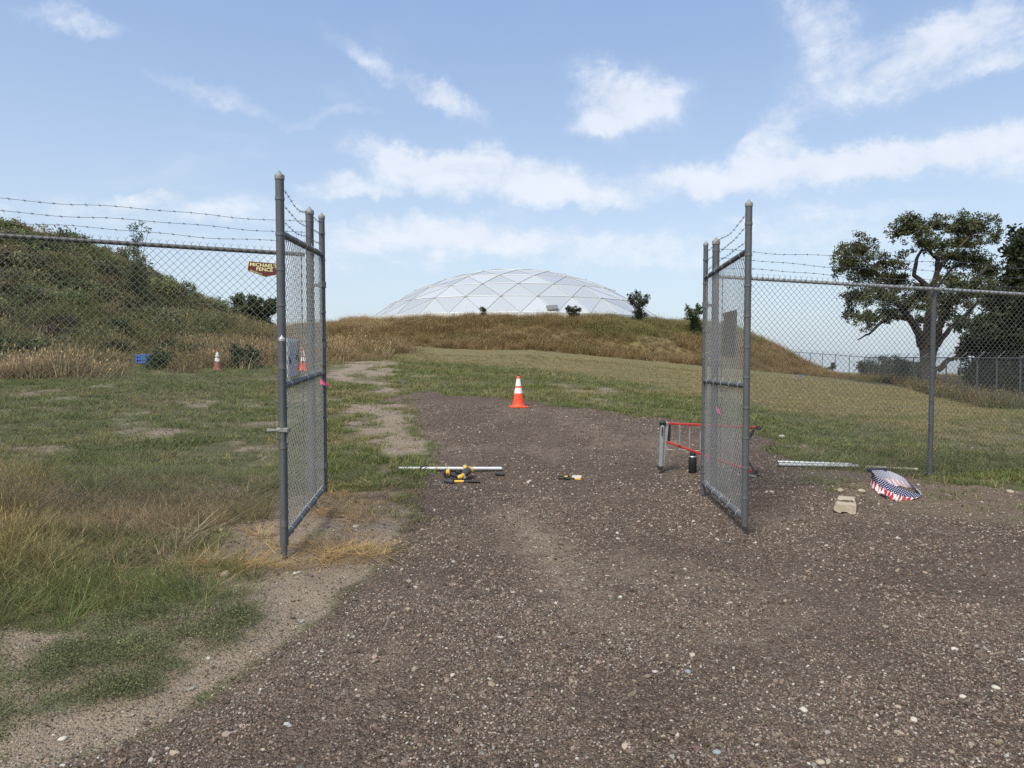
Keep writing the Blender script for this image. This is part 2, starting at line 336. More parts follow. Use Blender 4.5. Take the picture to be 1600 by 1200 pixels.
# ------------------------------------------------------------------ mesh helpers
def setp(o, label=None, cat=None, group=None, kind=None):
    if label: o['label'] = label
    if cat: o['category'] = cat
    if group: o['group'] = group
    if kind: o['kind'] = kind
    return o
def thing(name, label, cat, loc, group=None):
    o = bpy.data.objects.new(name, None); scene.collection.objects.link(o); o.location = loc; o.empty_display_size = .1
    return setp(o, label, cat, group)
def wloc(o):
    v = Vector(o.location); p = o.parent
    while p: v = v+p.location; p = p.parent
    return v
class MB:
    def __init__(s): s.v = []; s.f = []; s.sm = []
    def addv(s, vs, fs, smooth=True):
        b = len(s.v); s.v.extend(tuple(v) for v in vs); s.f.extend(tuple(i+b for i in f) for f in fs); s.sm.extend([smooth]*len(fs)); return s
    def tube(s, pts, r, n=12, caps=True, smooth=True):
        pts = [Vector(p) for p in pts]; rs = r if isinstance(r, (list, tuple)) else [r]*len(pts); vs = []; fs = []
        up = Vector((0, 0, 1)); prev = None
        for i, p in enumerate(pts):
            d = (pts[min(i+1, len(pts)-1)]-pts[max(i-1, 0)]).normalized()
            if prev is None: a = d.cross(up if abs(d.z) < .9 else Vector((1, 0, 0))).normalized()
            else: a = (prev-d*prev.dot(d)).normalized()
            prev = a; b = d.cross(a)
            for k in range(n):
                q = 2*math.pi*k/n; vs.append(p+(a*math.cos(q)+b*math.sin(q))*rs[i])
        for i in range(len(pts)-1):
            for k in range(n): fs.append((i*n+k, i*n+(k+1) % n, (i+1)*n+(k+1) % n, (i+1)*n+k))
        if caps: fs.append(tuple(range(n-1, -1, -1))); fs.append(tuple((len(pts)-1)*n+k for k in range(n)))
        return s.addv(vs, fs, smooth)
    def box(s, c, size, rot=None, bevel=0.0):
        x, y, z = [q/2 for q in size]; b = min(bevel, x*.9, y*.9, z*.9); rot = rot or Matrix(); c = Vector(c); vs = []; fs = []
        if b <= 0:
            for i in (-x, x):
                for j in (-y, y):
                    for k in (-z, z): vs.append(c+rot@Vector((i, j, k)))
            fs = [(0, 1, 3, 2), (4, 6, 7, 5), (0, 4, 5, 1), (2, 3, 7, 6), (0, 2, 6, 4), (1, 5, 7, 3)]
            return s.addv(vs, fs, False)
        def ring(xx, yy, bb, zz): return [(-xx+bb, -yy, zz), (xx-bb, -yy, zz), (xx, -yy+bb, zz), (xx, yy-bb, zz), (xx-bb, yy, zz), (-xx+bb, yy, zz), (-xx, yy-bb, zz), (-xx, -yy+bb, zz)]
        rs_ = [ring(x-b, y-b, b*.6, -z), ring(x, y, b, -z+b), ring(x, y, b, z-b), ring(x-b, y-b, b*.6, z)]
        for r_ in rs_: vs += [c+rot@Vector(p) for p in r_]
        for i in range(3):
            for k in range(8): fs.append((i*8+k, i*8+(k+1) % 8, i*8+8+(k+1) % 8, i*8+8+k))
        fs.append(tuple(range(7, -1, -1))); fs.append(tuple(range(24, 32)))
        return s.addv(vs, fs, False)
    def lathe(s, prof, o, n=20, rot=None, smooth=True):
        o = Vector(o); rot = rot or Matrix(); vs = []; fs = []
        for r_, z in prof:
            for k in range(n):
                q = 2*math.pi*k/n; vs.append(o+rot@Vector((r_*math.cos(q), r_*math.sin(q), z)))
        for i in range(len(prof)-1):
            for k in range(n): fs.append((i*n+k, i*n+(k+1) % n, (i+1)*n+(k+1) % n, (i+1)*n+k))
        fs.append(tuple(range(n-1, -1, -1))); fs.append(tuple((len(prof)-1)*n+k for k in range(n)))
        return s.addv(vs, fs, smooth)
    def build(s, name, mat, parent=None):
        me = bpy.data.meshes.new(name); off = wloc(parent) if parent else Vector()
        if parent: s.v = [(a-off.x, b-off.y, c-off.z) for a, b, c in s.v]
        me.from_pydata(s.v, [], s.f); me.polygons.foreach_set('use_smooth', s.sm); me.materials.append(mat); me.update()
        try: me.set_sharp_from_angle(angle=R(40))
        except Exception: pass
        o = bpy.data.objects.new(name, me); scene.collection.objects.link(o); o.parent = parent; return o
    def build_thing(s, name, mat, label, cat, group=None):       # a thing that is one mesh, origin at its base
        a = np.array(s.v); c = (a.min(0)+a.max(0))/2; c[2] = a[:, 2].min()
        s.v = [tuple(q) for q in (a-c)]; o = s.build(name, mat); o.location = c; return setp(o, label, cat, group)
def np_mesh(name, V, Fq, mat, parent=None, shade=None, smooth=False):
    V = np.asarray(V, float)
    if parent is not None: V = V-np.array(wloc(parent))
    me = bpy.data.meshes.new(name); me.vertices.add(len(V)); me.vertices.foreach_set('co', V.ravel())
    Fq = np.asarray(Fq, np.int32); k = Fq.shape[1]; me.loops.add(Fq.size); me.loops.foreach_set('vertex_index', Fq.ravel())
    me.polygons.add(len(Fq)); me.polygons.foreach_set('loop_start', np.arange(0, Fq.size, k, dtype=np.int32))
    if smooth: me.polygons.foreach_set('use_smooth', np.ones(len(Fq), bool))
    me.update(calc_edges=True)
    if shade is not None:
        ca = me.color_attributes.new('shade', 'FLOAT_COLOR', 'POINT'); sh = np.asarray(shade, np.float32)
        if sh.ndim == 1: sh = np.stack([sh, sh, sh], -1)
        ca.data.foreach_set('color', np.concatenate([sh, np.ones((len(sh), 1), np.float32)], 1).ravel())
    me.materials.append(mat); o = bpy.data.objects.new(name, me)
    if parent != 'none': scene.collection.objects.link(o)
    o.parent = parent; return o

# chain link fabric: interlocking zigzag wires between two uprights
def chain_mesh(name, a, b, zb, zt, mat, parent, r=.0024, D=.0718, top_ends=False, k_step=1.0):
    a = np.array(a[:2]); b = np.array(b[:2]); L = np.hypot(*(b-a)); u = (b-a)/L; nrm = np.array([-u[1], u[0]])
    h = D/2; nw = int(L/h); V = []; Fc = []; base = 0
    ring = np.array([[1, 0], [-.5, .866], [-.5, -.866]])*r
    for i in range(nw):
        s0 = i*h; s1 = s0+h; tm = (s0+h/2)/L
        z0 = zb[0]*(1-tm)+zb[1]*tm; z1 = zt[0]*(1-tm)+zt[1]*tm; ns = max(2, int((z1-z0)/h)); j = np.arange(ns+1)
        zz_ = z0+(j+0.0)*h+ (z1-z0-ns*h)*0; zz_ = z1-(ns-j)*h
        par = (j+i+ns) % 2 if False else (j+ns+i) % 2
        s_ = np.where(par == 0, s0, s1); off = np.where(par == 0, .0028, -.0028)
        bulge = .006*math.sin(i*.21)*np.sin((zz_-z0)*2.1)
        ctr = a[None]+u[None]*s_[:, None]+nrm[None]*(off+bulge)[:, None]
        vv = np.zeros((ns+1, 3, 3))
        for q in range(3):
            vv[:, q, :2] = ctr+u[None]*ring[q, 0]*1.25+nrm[None]*ring[q, 1]; vv[:, q, 2] = zz_
        V.append(vv.reshape(-1, 3)); k = np.arange(ns)[:, None]*3; q = np.arange(3)[None]
        f = np.stack([k+q, k+(q+1) % 3, k+3+(q+1) % 3, k+3+q], -1).reshape(-1, 4)+base; Fc.append(f); base += (ns+1)*3
        if top_ends and i % 2 == 0:
            for sg in (-1, 1):
                p0 = a+u*(s0+h*.5); p1 = p0+u*sg*.017
                pts = [(p0, z1-.01), (p0, z1+.018), (p1, z1+.04)]; vv = []
                for p, z in pts:
                    for q_ in range(3): c_ = p+u*ring[q_, 0]+nrm*ring[q_, 1]; vv.append((c_[0], c_[1], z))
                V.append(np.array(vv)); k = np.arange(2)[:, None]*3; q = np.arange(3)[None]
                Fc.append(np.stack([k+q, k+(q+1) % 3, k+3+(q+1) % 3, k+3+q], -1).reshape(-1, 4)+base); base += 9
    return np_mesh(name, np.concatenate(V), np.concatenate(Fc), mat, parent)
def barbed(a, b, parent, sag=.03, wav=.012, step=.125, seed=0, kink=None):
    a, b = Vector(a), Vector(b); L = (b-a).length; n = max(6, int(L/.06)); rr = random.Random(seed); pts = []; ph = rr.random()*6
    for i in range(n+1):
        t_ = i/n; p = a.lerp(b, t_); p.z += -sag*4*t_*(1-t_)+wav*math.sin(L*t_*3.1+ph)+.5*wav*math.sin(L*t_*7.7+ph*2)
        if kink: p.z += kink*math.sin(math.pi*t_)**2*math.sin(2*math.pi*t_*.9+.6)
        pts.append(p)
    mb = MB().tube(pts, .0021, 4, smooth=False); d = (b-a).normalized(); sd_ = Vector((-d.y, d.x, 0)).normalized(); up = d.cross(sd_)
    k = .05
    while k < L:
        t_ = k/L; i = min(n-1, int(t_*n)); p = pts[i].lerp(pts[i+1], t_*n-i); an = rr.random()*3.14
        for q in (0, 1.57):
            v = sd_*math.cos(an+q)+up*math.sin(an+q); e = d*.010*(1 if q else -1)
            mb.tube([p-v*.017+e, p+e*.3, p+v*.017-e], [.0009, .0021, .0009], 4, smooth=False)
        mb.tube([p-d*.008, p+d*.008], .0046, 5, smooth=False)
        k += step*(.85+.3*rr.random())
    return mb.build('barbed_wire', M['barb'], parent)
def cap_prof(r): return [(r*1.12, 0), (r*1.14, .012), (r*1.14, r*.95), (r*1.0, r*1.15), (r*.55, r*1.5), (r*.2, r*1.95), (r*.05, r*2.2)]
def band(mb_c, r, h=.022): return MB().lathe([(r, -h/2), (r+.0035, -h/2), (r+.0035, h/2), (r, h/2)], mb_c, 16)

# ------------------------------------------------------------------ gate leaves, posts, fences
def gate_leaf(label, N, Fa, zs, r, rf, hingeP, out_dir, seed):
    """N, Fa: ground positions of the free and the hinged stile. zs: heights (bottom, middle, top rail, stile tip, foot) for each."""
    n0 = Vector((N[0], N[1], 0)); f0 = Vector((Fa[0], Fa[1], 0)); root = thing('chain_link_gate', label, 'gate', (Fa[0], Fa[1], gz(*Fa)), 'swing gate leaves')
    zn, zf = zs; u = (f0-n0).normalized(); nr = Vector((-u.y, u.x, 0))
    for p, z, rr_ in ((n0, zn, r), (f0, zf, rf)):
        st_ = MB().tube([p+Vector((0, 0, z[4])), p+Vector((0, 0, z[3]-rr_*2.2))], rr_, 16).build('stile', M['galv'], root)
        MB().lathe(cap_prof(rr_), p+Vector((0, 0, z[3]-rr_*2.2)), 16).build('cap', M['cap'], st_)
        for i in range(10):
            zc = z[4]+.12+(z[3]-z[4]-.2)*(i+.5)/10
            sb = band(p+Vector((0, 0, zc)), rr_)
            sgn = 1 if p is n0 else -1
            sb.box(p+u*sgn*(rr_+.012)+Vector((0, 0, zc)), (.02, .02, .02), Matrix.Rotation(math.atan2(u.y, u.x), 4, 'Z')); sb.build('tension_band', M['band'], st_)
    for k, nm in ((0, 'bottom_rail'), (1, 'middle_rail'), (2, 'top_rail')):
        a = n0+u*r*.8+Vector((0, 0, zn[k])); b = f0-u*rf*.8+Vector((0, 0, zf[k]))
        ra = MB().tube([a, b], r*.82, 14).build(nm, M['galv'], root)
        for i in range(5):
            tw = MB()
            t_ = (i+.6)/5.2; c_ = a.lerp(b, t_); d_ = (b-a).normalized(); rot = d_.to_track_quat('Z', 'Y').to_matrix().to_4x4()
            tw.lathe([(r*.82, -.003), (r*.82+.004, -.003), (r*.82+.004, .003), (r*.82, .003)], c_, 12, rot)
            tw.tube([c_+Vector((0, 0, r*.8)), c_+d_*.02+Vector((0, 0, r*.8+.03))], .002, 4)
            tw.build('tie_wire', M['galv_light'], ra)
    for (p, z, s_) in ((n0, zn, 1), (f0, zf, -1)):
        MB().box(p+u*s_*(.035)+nr*.0+Vector((0, 0, (z[0]+z[2])/2)), (.006, .016, z[2]-z[0]-.04), Matrix.Rotation(math.atan2(u.y, u.x), 4, 'Z')).build('tension_bar', M['galv'], root)
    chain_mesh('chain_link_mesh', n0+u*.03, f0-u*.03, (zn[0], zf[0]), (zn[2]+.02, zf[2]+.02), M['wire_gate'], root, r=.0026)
    for k in range(3):
        t_ = (.23, .5, .78)[k] if seed == 1 else (.22, .5, .77)[k]
        za = zn[2]+(zn[3]-zn[2])*t_; zb_ = zf[2]+(zf[3]-zf[2])*t_*.95
        barbed(n0+u*r+Vector((0, 0, za)), f0-u*rf+Vector((0, 0, zb_)), root, .02+.03*k*.5, .008, .11, seed*10+k, -.035 if k == 2 else -.01)
    for zc in (zf[0]+.22, zf[1]+.28, zf[2]-.30):            # hinges to the post
        hp = Vector((hingeP[0], hingeP[1], zc)); c_ = f0+Vector((0, 0, zc)); mb = MB()
        mb.lathe([(rf, -.03), (rf+.008, -.03), (rf+.008, .03), (rf, .03)], c_, 14); d_ = (hp-c_); d_.z = 0
        mb.box(c_+d_*.5, (d_.length-.09, .016, .03), Matrix.Rotation(math.atan2(d_.y, d_.x), 4, 'Z')); mb.build('hinge', M['band'], root)
    return root, n0, f0, u
LN = at(441, 600, 5.4); LF = at(505, 560, 7.15); LH = at(485.5, 500, 7.22)
def zz(px, py, d): return at(px, py, d).z
left_gate, ln0, lf0, lu = gate_leaf('left gate leaf swung open beside the tall grass, white panel wired to its mesh', (LN.x, LN.y), (LF.x, LF.y),
    ((zz(450,840,5.4), zz(450,603,5.4), zz(447,364,5.4), zz(437,266,5.4), zz(447,852,5.4)), (zz(508,761,7.15), zz(508,582,7.15), zz(505,398,7.15), zz(503,332,7.15), zz(508,768,7.15))),
    .032, .029, (LH.x, LH.y), 1, 1)
RN = at(1167, 560, 6.15); RF = at(1101, 560, 7.9); RH = at(1117.5, 500, 8.0)
right_gate, rn0, rf0, ru = gate_leaf('right gate leaf swung open over the gravel, dark panel wired to its mesh', (RN.x, RN.y), (RF.x, RF.y),
    ((zz(1160,811,6.15), zz(1162,603,6.15), zz(1166,391,6.15), zz(1173,311,6.15), zz(1161,822,6.15)), (zz(1095,754,7.9), zz(1096,595,7.9), zz(1101,434,7.9), zz(1103,376,7.9), zz(1096,772,7.9))),
    .029, .026, (RH.x, RH.y), 1, 2)
# drop rod and latch on the left leaf
p = at(442.5, 700, 5.32); dr = MB().tube([(p.x, p.y, zz(447,879,5.32)), (p.x, p.y, zz(442,533,5.32))], .021, 14).build('drop_rod', M['galv'], left_gate)
MB().lathe(cap_prof(.021), (p.x, p.y, zz(442,533,5.32)), 14).build('cap', M['galv_light'], dr)
for yy in (572, 665, 696, 818): band((p.x, p.y, zz(442, yy, 5.32)), .021, .05).build('rod_guide', M['band'], dr)
lz = zz(440, 672, 5.32); mb = MB()
for dz in (0, .03): mb.tube([(p.x+.03, p.y+.05, lz+dz*.3), (p.x-.02, p.y-.02, lz), (p.x-.11, p.y-.03, lz+dz*.4-.004)], .0085, 8)
mb.box((p.x, p.y+.01, lz), (.09, .07, .035), bevel=.006); mb.tube([(p.x+.028, p.y+.01, lz), (p.x+.028, p.y+.01, lz-.10)], .008, 8)
mb.build('fork_latch', M['cap'], left_gate)
# hinge posts
def post(name, label, P0, r, ztip, parent=None, group=None):
    z0 = gz(P0.x, P0.y); root = parent or thing(name, label, 'post', (P0.x, P0.y, z0), group)
    po = MB().tube([(P0.x, P0.y, z0-.3), (P0.x, P0.y, ztip-r*2.2)], r, 20).build('pipe', M['galv'], root)
    MB().lathe(cap_prof(r), (P0.x, P0.y, ztip-r*2.2), 20).build('cap', M['cap'], root)
    for i in range(9): band((P0.x, P0.y, z0+.3+(ztip-z0-.45)*i/8), r).build('tension_band', M['band'], root)
    return root
lpost = post('gate_post', 'thick capped steel post that carries the left gate leaf', LH, .039, zz(484, 322, 7.22), group='gate posts')
rpost = post('gate_post', 'thick capped steel post that carries the right gate leaf', RH, .039, zz(1115, 370, 8.0), group='gate posts')
# near fences
FD = Vector((2.93, .76, 0))                                # post spacing along the fence line
def near_fence(label, start, sgn, nspan, ztop, arms, seed):
    s0 = Vector((start.x, start.y, 0)); root = thing('chain_link_fence', label, 'fence', (s0.x, s0.y, gz(s0.x, s0.y)), 'fence runs either side of the gate')
    u = FD.normalized()*sgn
    a = s0+u*.05; e = s0+FD*sgn*nspan; za, ze = ztop(0), ztop(nspan)
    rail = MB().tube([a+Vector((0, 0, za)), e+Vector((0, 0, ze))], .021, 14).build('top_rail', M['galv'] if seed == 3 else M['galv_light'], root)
    tw = MB(); L = (e-a).length; k = .12; rot = (e-a).normalized().to_track_quat('Z', 'Y').to_matrix().to_4x4()
    while k < L:
        c_ = a.lerp(e, k/L); c_.z = za+(ze-za)*k/L; tw.lathe([(.021, -.003), (.0245, -.003), (.0245, .003), (.021, .003)], c_, 10, rot); k += .30 if seed == 3 else .14
    setp(tw.build('tie_wire', M['galv'], rail), kind='stuff')
    gb = lambda q: gz(q.x, q.y)+.03
    off = Vector((.0, -.03, 0))
    for i in range(int(nspan)):
        pa, pb = s0+FD*sgn*i, s0+FD*sgn*(i+1)
        if i == 0: pa = pa+u*.07
        chain_mesh('chain_link_mesh', pa+off, pb+off, (gb(pa), gb(pb)), (ztop(i)+.015, ztop(i+1)+.015), M['wire'], root, top_ends=True)
    MB().box(s0+u*.075+Vector((0, -.03, (za+gb(s0))/2)), (.006, .018, za-gb(s0)-.03)).build('tension_bar', M['galv'], root)
    for i in range(1, int(nspan)+1):
        q = s0+FD*sgn*i; zt_ = ztop(i)
        lp = MB().tube([(q.x, q.y+.05, gz(q.x, q.y)-.3), (q.x, q.y+.05, zt_-.045)], .03, 16)
        lp = lp.build('line_post', M['galv'], root)
        MB().lathe([(.034, 0), (.036, .01), (.036, .045), (.024, .075), (.012, .10)], (q.x, q.y+.05, zt_-.075), 16).build('eye_top', M['band'], lp)
        o_ = Vector((.07, -.30, .30)); b0 = Vector((q.x, q.y+.03, zt_-.0)); dv = o_.normalized(); mb = MB()
        rt = dv.to_track_quat('Z', 'Y').to_matrix().to_4x4(); mb.box(b0+o_*.5, (.032, .016, .44), rt, .003)
        mb.build('arm', M['galv'], lp)
        for j in range(6): 
            zc = gz(q.x, q.y)+.25+j*.35; mb = MB().lathe([(.03, -.003), (.0335, -.003), (.0335, .003), (.03, .003)], (q.x, q.y+.05, zc), 12); mb.build('tie', M['band'], lp)
    for j in range(3):
        for i in range(int(nspan)):
            w0 = arms(i, j); w1 = arms(i+1, j); barbed(w0, w1, root, .012, .010, .13, seed*10+j*3+i)
    return root
def zl(i): return zz(478, 398, 7.22)+(.088)*i
def arm_l(i, j):
    if i == 0: return Vector((LH.x-.03, LH.y, zz(476, (346, 363, 379)[j], 7.22)))
    q = LH-FD*i; k = (1.0, .66, .33)[j]; return Vector((q.x, q.y, 0))+Vector((0, 0, zl(i)+.02+ (.33, .215, .115)[j]))
near_fence('chain link fence run left of the gate, maroon sign hung on it, barbed wire above', LH, -1, 2, zl, arm_l, 3)
def zr(i): return zz(1122, 432, 8.0)-(.073)*i
def arm_r(i, j):
    if i == 0: return Vector((RH.x+.03, RH.y, zz(1120, (389, 404, 417)[j], 8.0)))
    q = RH+FD*i; k = (.97, .62, .30)[j]; return Vector((q.x, q.y+.03, zr(i)))+Vector((.07, -.30, .30))*k*1.02
near_fence('chain link fence run right of the gate with an angled barbed wire arm', RH, 1, 3, zr, arm_r, 4)

# far fence on the right: two runs meeting at a corner
def far_fence(label, pts, rails, seed, step=3.0, armdir=(.25, -.1)):
    a, e = Vector((pts[0][0], pts[0][1], 0)), Vector((pts[1][0], pts[1][1], 0)); L = (e-a).length; n = max(1, int(round(L/step)))
    root = thing('chain_link_fence', label, 'fence', (a.x, a.y, gz(a.x, a.y)), 'fence runs beyond the mown field')
    zt_ = lambda t_: rails[0]*(1-t_)+rails[1]*t_
    MB().tube([a+Vector((0, 0, rails[0])), e+Vector((0, 0, rails[1]))], .03, 8).build('top_rail', M['galv'], root)
    for i in range(n+1):
        t_ = i/n; q = a.lerp(e, t_); zt = zt_(t_)
        lp = MB().tube([(q.x, q.y, gz(q.x, q.y)-.5), (q.x, q.y, zt+.03)], .036, 8).build('line_post', M['galv'], root)
        MB().tube([(q.x, q.y, zt), (q.x+.28, q.y-.1, zt+.3)], .022, 6).build('arm', M['galv'], lp)
    for k in (.35, .65, .95):
        o_ = Vector((.28, -.1, .3))*k; MB().tube([a+o_+Vector((0, 0, rails[0])), e+o_+Vector((0, 0, rails[1]))], .004, 4).build('barbed_wire', M['barb'], root)
    for i in range(4):
        p0, p1 = a.lerp(e, i/4), a.lerp(e, (i+1)/4)
        chain_mesh('chain_link_mesh', p0, p1, (gz(p0.x, p0.y), gz(p1.x, p1.y)), (zt_(i/4), zt_((i+1)/4)), M['wire'], root, r=.0024, D=.12)
    return root
C0 = at(1351, 556, 72); E0 = at(1640, 561, 26); B0 = at(1190, 546, 100)
far_fence('distant fence run in front of the large tree, below the barbed wire arms', ((C0.x, C0.y), (E0.x, E0.y)), (zz(1351,558,72), zz(1640,560,26)), 5)
far_fence('distant fence run standing against open sky behind the slope', ((C0.x, C0.y), (B0.x, B0.y)), (zz(1351,558,72), zz(1190,546,100)), 6)

# ------------------------------------------------------------------ dome
DR, RISE, NR, SEC = 17.6, 6.2, 6, 5
RS = (DR*DR+RISE*RISE)/(2*RISE); PM = math.asin(DR/RS); DZ = zz(805, 488, 70.4); DC = Vector((.3, 88.0, DZ))
dome = thing('geodesic_dome', 'large pale faceted dome roof rising behind the grassy berm', 'dome', tuple(DC))
m, t = new_mat('dome_panel'); M['dome'] = m
oi = t.n('ShaderNodeObjectInfo').outputs['Random']; P_ = t.n('ShaderNodeNewGeometry').outputs['Position']; n_ = t.noise(P_, .5, 5, .6); n4 = t.noise(t.vm('MULTIPLY', P_, (3, 3, .6)), 1.2, 5, .7)
c = t.mix(oi, (.48, .50, .495), (.68, .685, .67)); c = t.mix(t.m('MULTIPLY', t.ramp(n4, .55, .8), .3), c, (.42, .42, .42)); c = t.mix(t.m('MULTIPLY', n_, .25), c, (.50, .51, .52))
finish(t, c, .28, .42, n_, .06, .2, .5)
M['strut'] = simple('dome_batten', (.44, .46, .47), .5, .2, .1, 5, 0)
M['strut_glint'] = simple('dome_batten_glint', (.64, .65, .645), .5, .1, .05, 5, 0)  # paler batten colour paints white glints along the ring edges
def dome_pt(k, s_):                                        # ring k, fractional position s_ in 0..SEC*k
    if k == 0: return Vector((0, 0, RS-(RS-RISE)))
    ph = PM*k/NR; th = 2*math.pi*s_/(SEC*k)+R(-90)+R(36)+.03; sec = math.floor(s_/k+1e-9); fr = s_/k-sec
    return Vector((RS*math.sin(ph)*math.cos(th), RS*math.sin(ph)*math.sin(th), RS*math.cos(ph)-(RS-RISE)))
tris = []
for sc in range(SEC):
    for k in range(NR):
        for j in range(k+1):
            i0 = sc*k+j; tris.append(((k, i0), (k+1, sc*(k+1)+j), (k+1, sc*(k+1)+j+1)))
            if j < k: tris.append(((k, i0), (k+1, sc*(k+1)+j+1), (k, i0+1)))
edges = set()
for tr in tris:
    pp = [DC+dome_pt(k, (i % (SEC*k)) if k else 0) for k, i in tr]; ks = [(k, (i % (SEC*k)) if k else 0) for k, i in tr]
    for q in range(3): edges.add(tuple(sorted((ks[q], ks[(q+1) % 3]))))
    ce = (pp[0]+pp[1]+pp[2])/3; nrm_ = (pp[1]-pp[0]).cross(pp[2]-pp[0]).normalized()
    if nrm_.z < 0: nrm_ = -nrm_
    inn = [q.lerp(ce, .02) for q in pp]; apex = ce+nrm_*.05; low = [q-nrm_*.10 for q in pp]
    mb = MB().addv(inn+[apex]+low, [(0, 1, 3), (1, 2, 3), (2, 0, 3), (0, 4, 5, 1), (1, 5, 6, 2), (2, 6, 4, 0)], False)
    mb.build('panel', m, dome)
mb = MB(); mb2 = MB()
for a, b in edges:
    A, B = DC+dome_pt(*a), DC+dome_pt(*b); o_ = Vector((0, 0, .04))
    tgt = mb2 if (a[0] != b[0]) else mb
    tgt.tube([A+o_, B+o_], .032, 5, smooth=False)
setp(mb.build('ring_batten', M['strut_glint'], dome), kind='stuff'); setp(mb2.build('radial_batten', M['strut'], dome), kind='stuff')
mb = MB()
for k in range(NR+1):
    for s_ in range(max(1, SEC*k)): mb.lathe([(.02, -.1), (.22, -.02), (.22, .06), (.05, .1)], DC+dome_pt(k, s_), 8)
setp(mb.build('hub_cap', M['strut'], dome), kind='stuff')
MB().lathe([(DR, -.5), (DR+.2, -.5), (DR+.25, .02), (DR, .05)], DC, 70).build('base_ring', M['strut_glint'], dome)
MB().lathe([(DR-.6, -6), (DR-.6, -.45)], DC, 70).build('tank_wall', M['concrete'], dome)
hp = at(863, 480.5, 71.3); ph_ = R(-58)
MB().box(hp, (1.15, .12, .75), Matrix.Rotation(R(-52), 4, 'X')@Matrix.Rotation(R(-8), 4, 'Y'), .03).build('hatch', simple('hatch_metal', (.17, .17, .165), .5, .3, .1, 5, 0), dome)

# ------------------------------------------------------------------ trees and bushes (leaf clusters spread through crown volumes)
def leaves(blobs, n, size, seed, subs=26, flat=.8, shell=.45):
    g = np.random.default_rng(seed); vol = np.array([b[3]*b[4]*b[5] for b in blobs])**.8; pr = vol/vol.sum(); out = []; sh = []
    for bi, b in enumerate(blobs):
        k = max(6, int(subs)); dirs = g.normal(size=(k, 3)); dirs /= np.linalg.norm(dirs, axis=1)[:, None]
        rad = g.uniform(shell, 1.02, k)[:, None]; cs = dirs*rad*np.array(b[3:6])+np.array(b[:3]); nn = int(n*pr[bi])
        pick = g.integers(0, k, nn); sp = g.normal(size=(nn, 3))*np.array(b[3:6])*(.78/k**.5); out.append(cs[pick]+sp); sh.append(np.clip(g.normal(.5, .22, k)[pick]+g.normal(0, .15, nn), 0, 1))
    C_ = np.concatenate(out); S_ = np.concatenate(sh); N_ = len(C_)
    a = g.normal(size=(N_, 3)); a /= np.linalg.norm(a, axis=1)[:, None]; b = np.cross(a, g.normal(size=(N_, 3))); b /= np.linalg.norm(b, axis=1)[:, None]
    s_ = size*g.uniform(.6, 1.35, N_)[:, None]; V = np.stack([C_-a*s_, C_-b*s_*.45, C_+a*s_, C_+b*s_*.45], 1).reshape(-1, 3)
    return V, np.arange(N_*4).reshape(-1, 4), np.repeat(S_, 4)
def tree(name, label, cat, base, limbs, blobs, n, size, seed, lm, group=None, subs=26, shell=.45):
    root = thing(name, label, cat, base, group); mb = MB()
    for pts, r0, r1 in limbs:
        pts = [Vector(p) for p in pts]; sm = [pts[0]]
        for i in range(len(pts)-1):
            for q in (1/3, 2/3, 1):
                p_ = pts[i].lerp(pts[i+1], q)
                if q < 1: p_ += Vector((random.uniform(-1, 1), random.uniform(-1, 1), random.uniform(-1, 1)))*r0*.25
                sm.append(p_)
        k = len(sm)-1; mb.tube(sm, [r0+(r1-r0)*(i/k)**.8 for i in range(k+1)], 8)
    mb.build('trunk', M['bark'], root)
    V, Fq, S = leaves(blobs, n, size, seed, subs, shell=shell); np_mesh('crown', V, Fq, M[lm], root, S); return root
def PB(bl, d, ds=.55, g=None):                              # crown volumes from sight positions at distance d
    out = []
    for (px, py, rx, ry) in bl:
        dd = d+random.uniform(-1, 1)*ds*d*.06; c_ = at(px, py, dd); k = dd/F; out.append((c_.x, c_.y, c_.z, rx*k, (rx+ry)/2*k*1.1, ry*k))
    return out
d = 50; A_ = lambda px, py, dd=0: tuple(at(px, py, d+dd))
bz = gz(at(1449, 600, d).x, d); base = (at(1449, 600, d).x, d, bz)
limbs = [([(base[0], d, bz-.3), A_(1448, 590), A_(1446, 560), A_(1441, 535)], .50, .30),
         ([A_(1453, 592, .1), A_(1456, 560, .1), A_(1462, 535, .1), A_(1470, 500, .2)], .38, .2),
         ([A_(1441, 540), A_(1432, 515, -.5), A_(1420, 495, -1), A_(1400, 470, -1.5), A_(1385, 440, -2)], .34, .09),
         ([A_(1424, 500, -.6), A_(1400, 494, -1), A_(1378, 503, -1.4), A_(1358, 522, -1.8), A_(1340, 531, -2)], .22, .04),
         ([A_(1445, 545), A_(1450, 505), A_(1452, 470), A_(1463, 430), A_(1470, 410)], .32, .15),
         ([A_(1465, 425), A_(1466, 405), A_(1452, 392), A_(1440, 378)], .2, .08),
         ([A_(1452, 450), A_(1428, 430), A_(1432, 405), A_(1440, 390)], .2, .08),
         ([A_(1470, 412), A_(1495, 390, 1), A_(1515, 370, 1.5), A_(1540, 355, 2)], .10, .03),
         ([A_(1468, 510, .2), A_(1482, 480, .5), A_(1505, 455, .8), A_(1530, 430, 1), A_(1545, 410, 1.2)], .26, .07),
         ([A_(1464, 540, .1), A_(1485, 512, .4), A_(1508, 492, .8), A_(1530, 470, 1)], .22, .08),
         ([A_(1465, 578, .1), A_(1482, 562, -.4), A_(1500, 556, -.6), A_(1530, 552, -1)], .24, .06),
         ([A_(1385, 442, -2), A_(1365, 420, -2.2), A_(1345, 400, -2.3)], .13, .04),
         ([A_(1400, 470, -1.5), A_(1370, 462, -1.8), A_(1350, 455, -2)], .12, .04)]
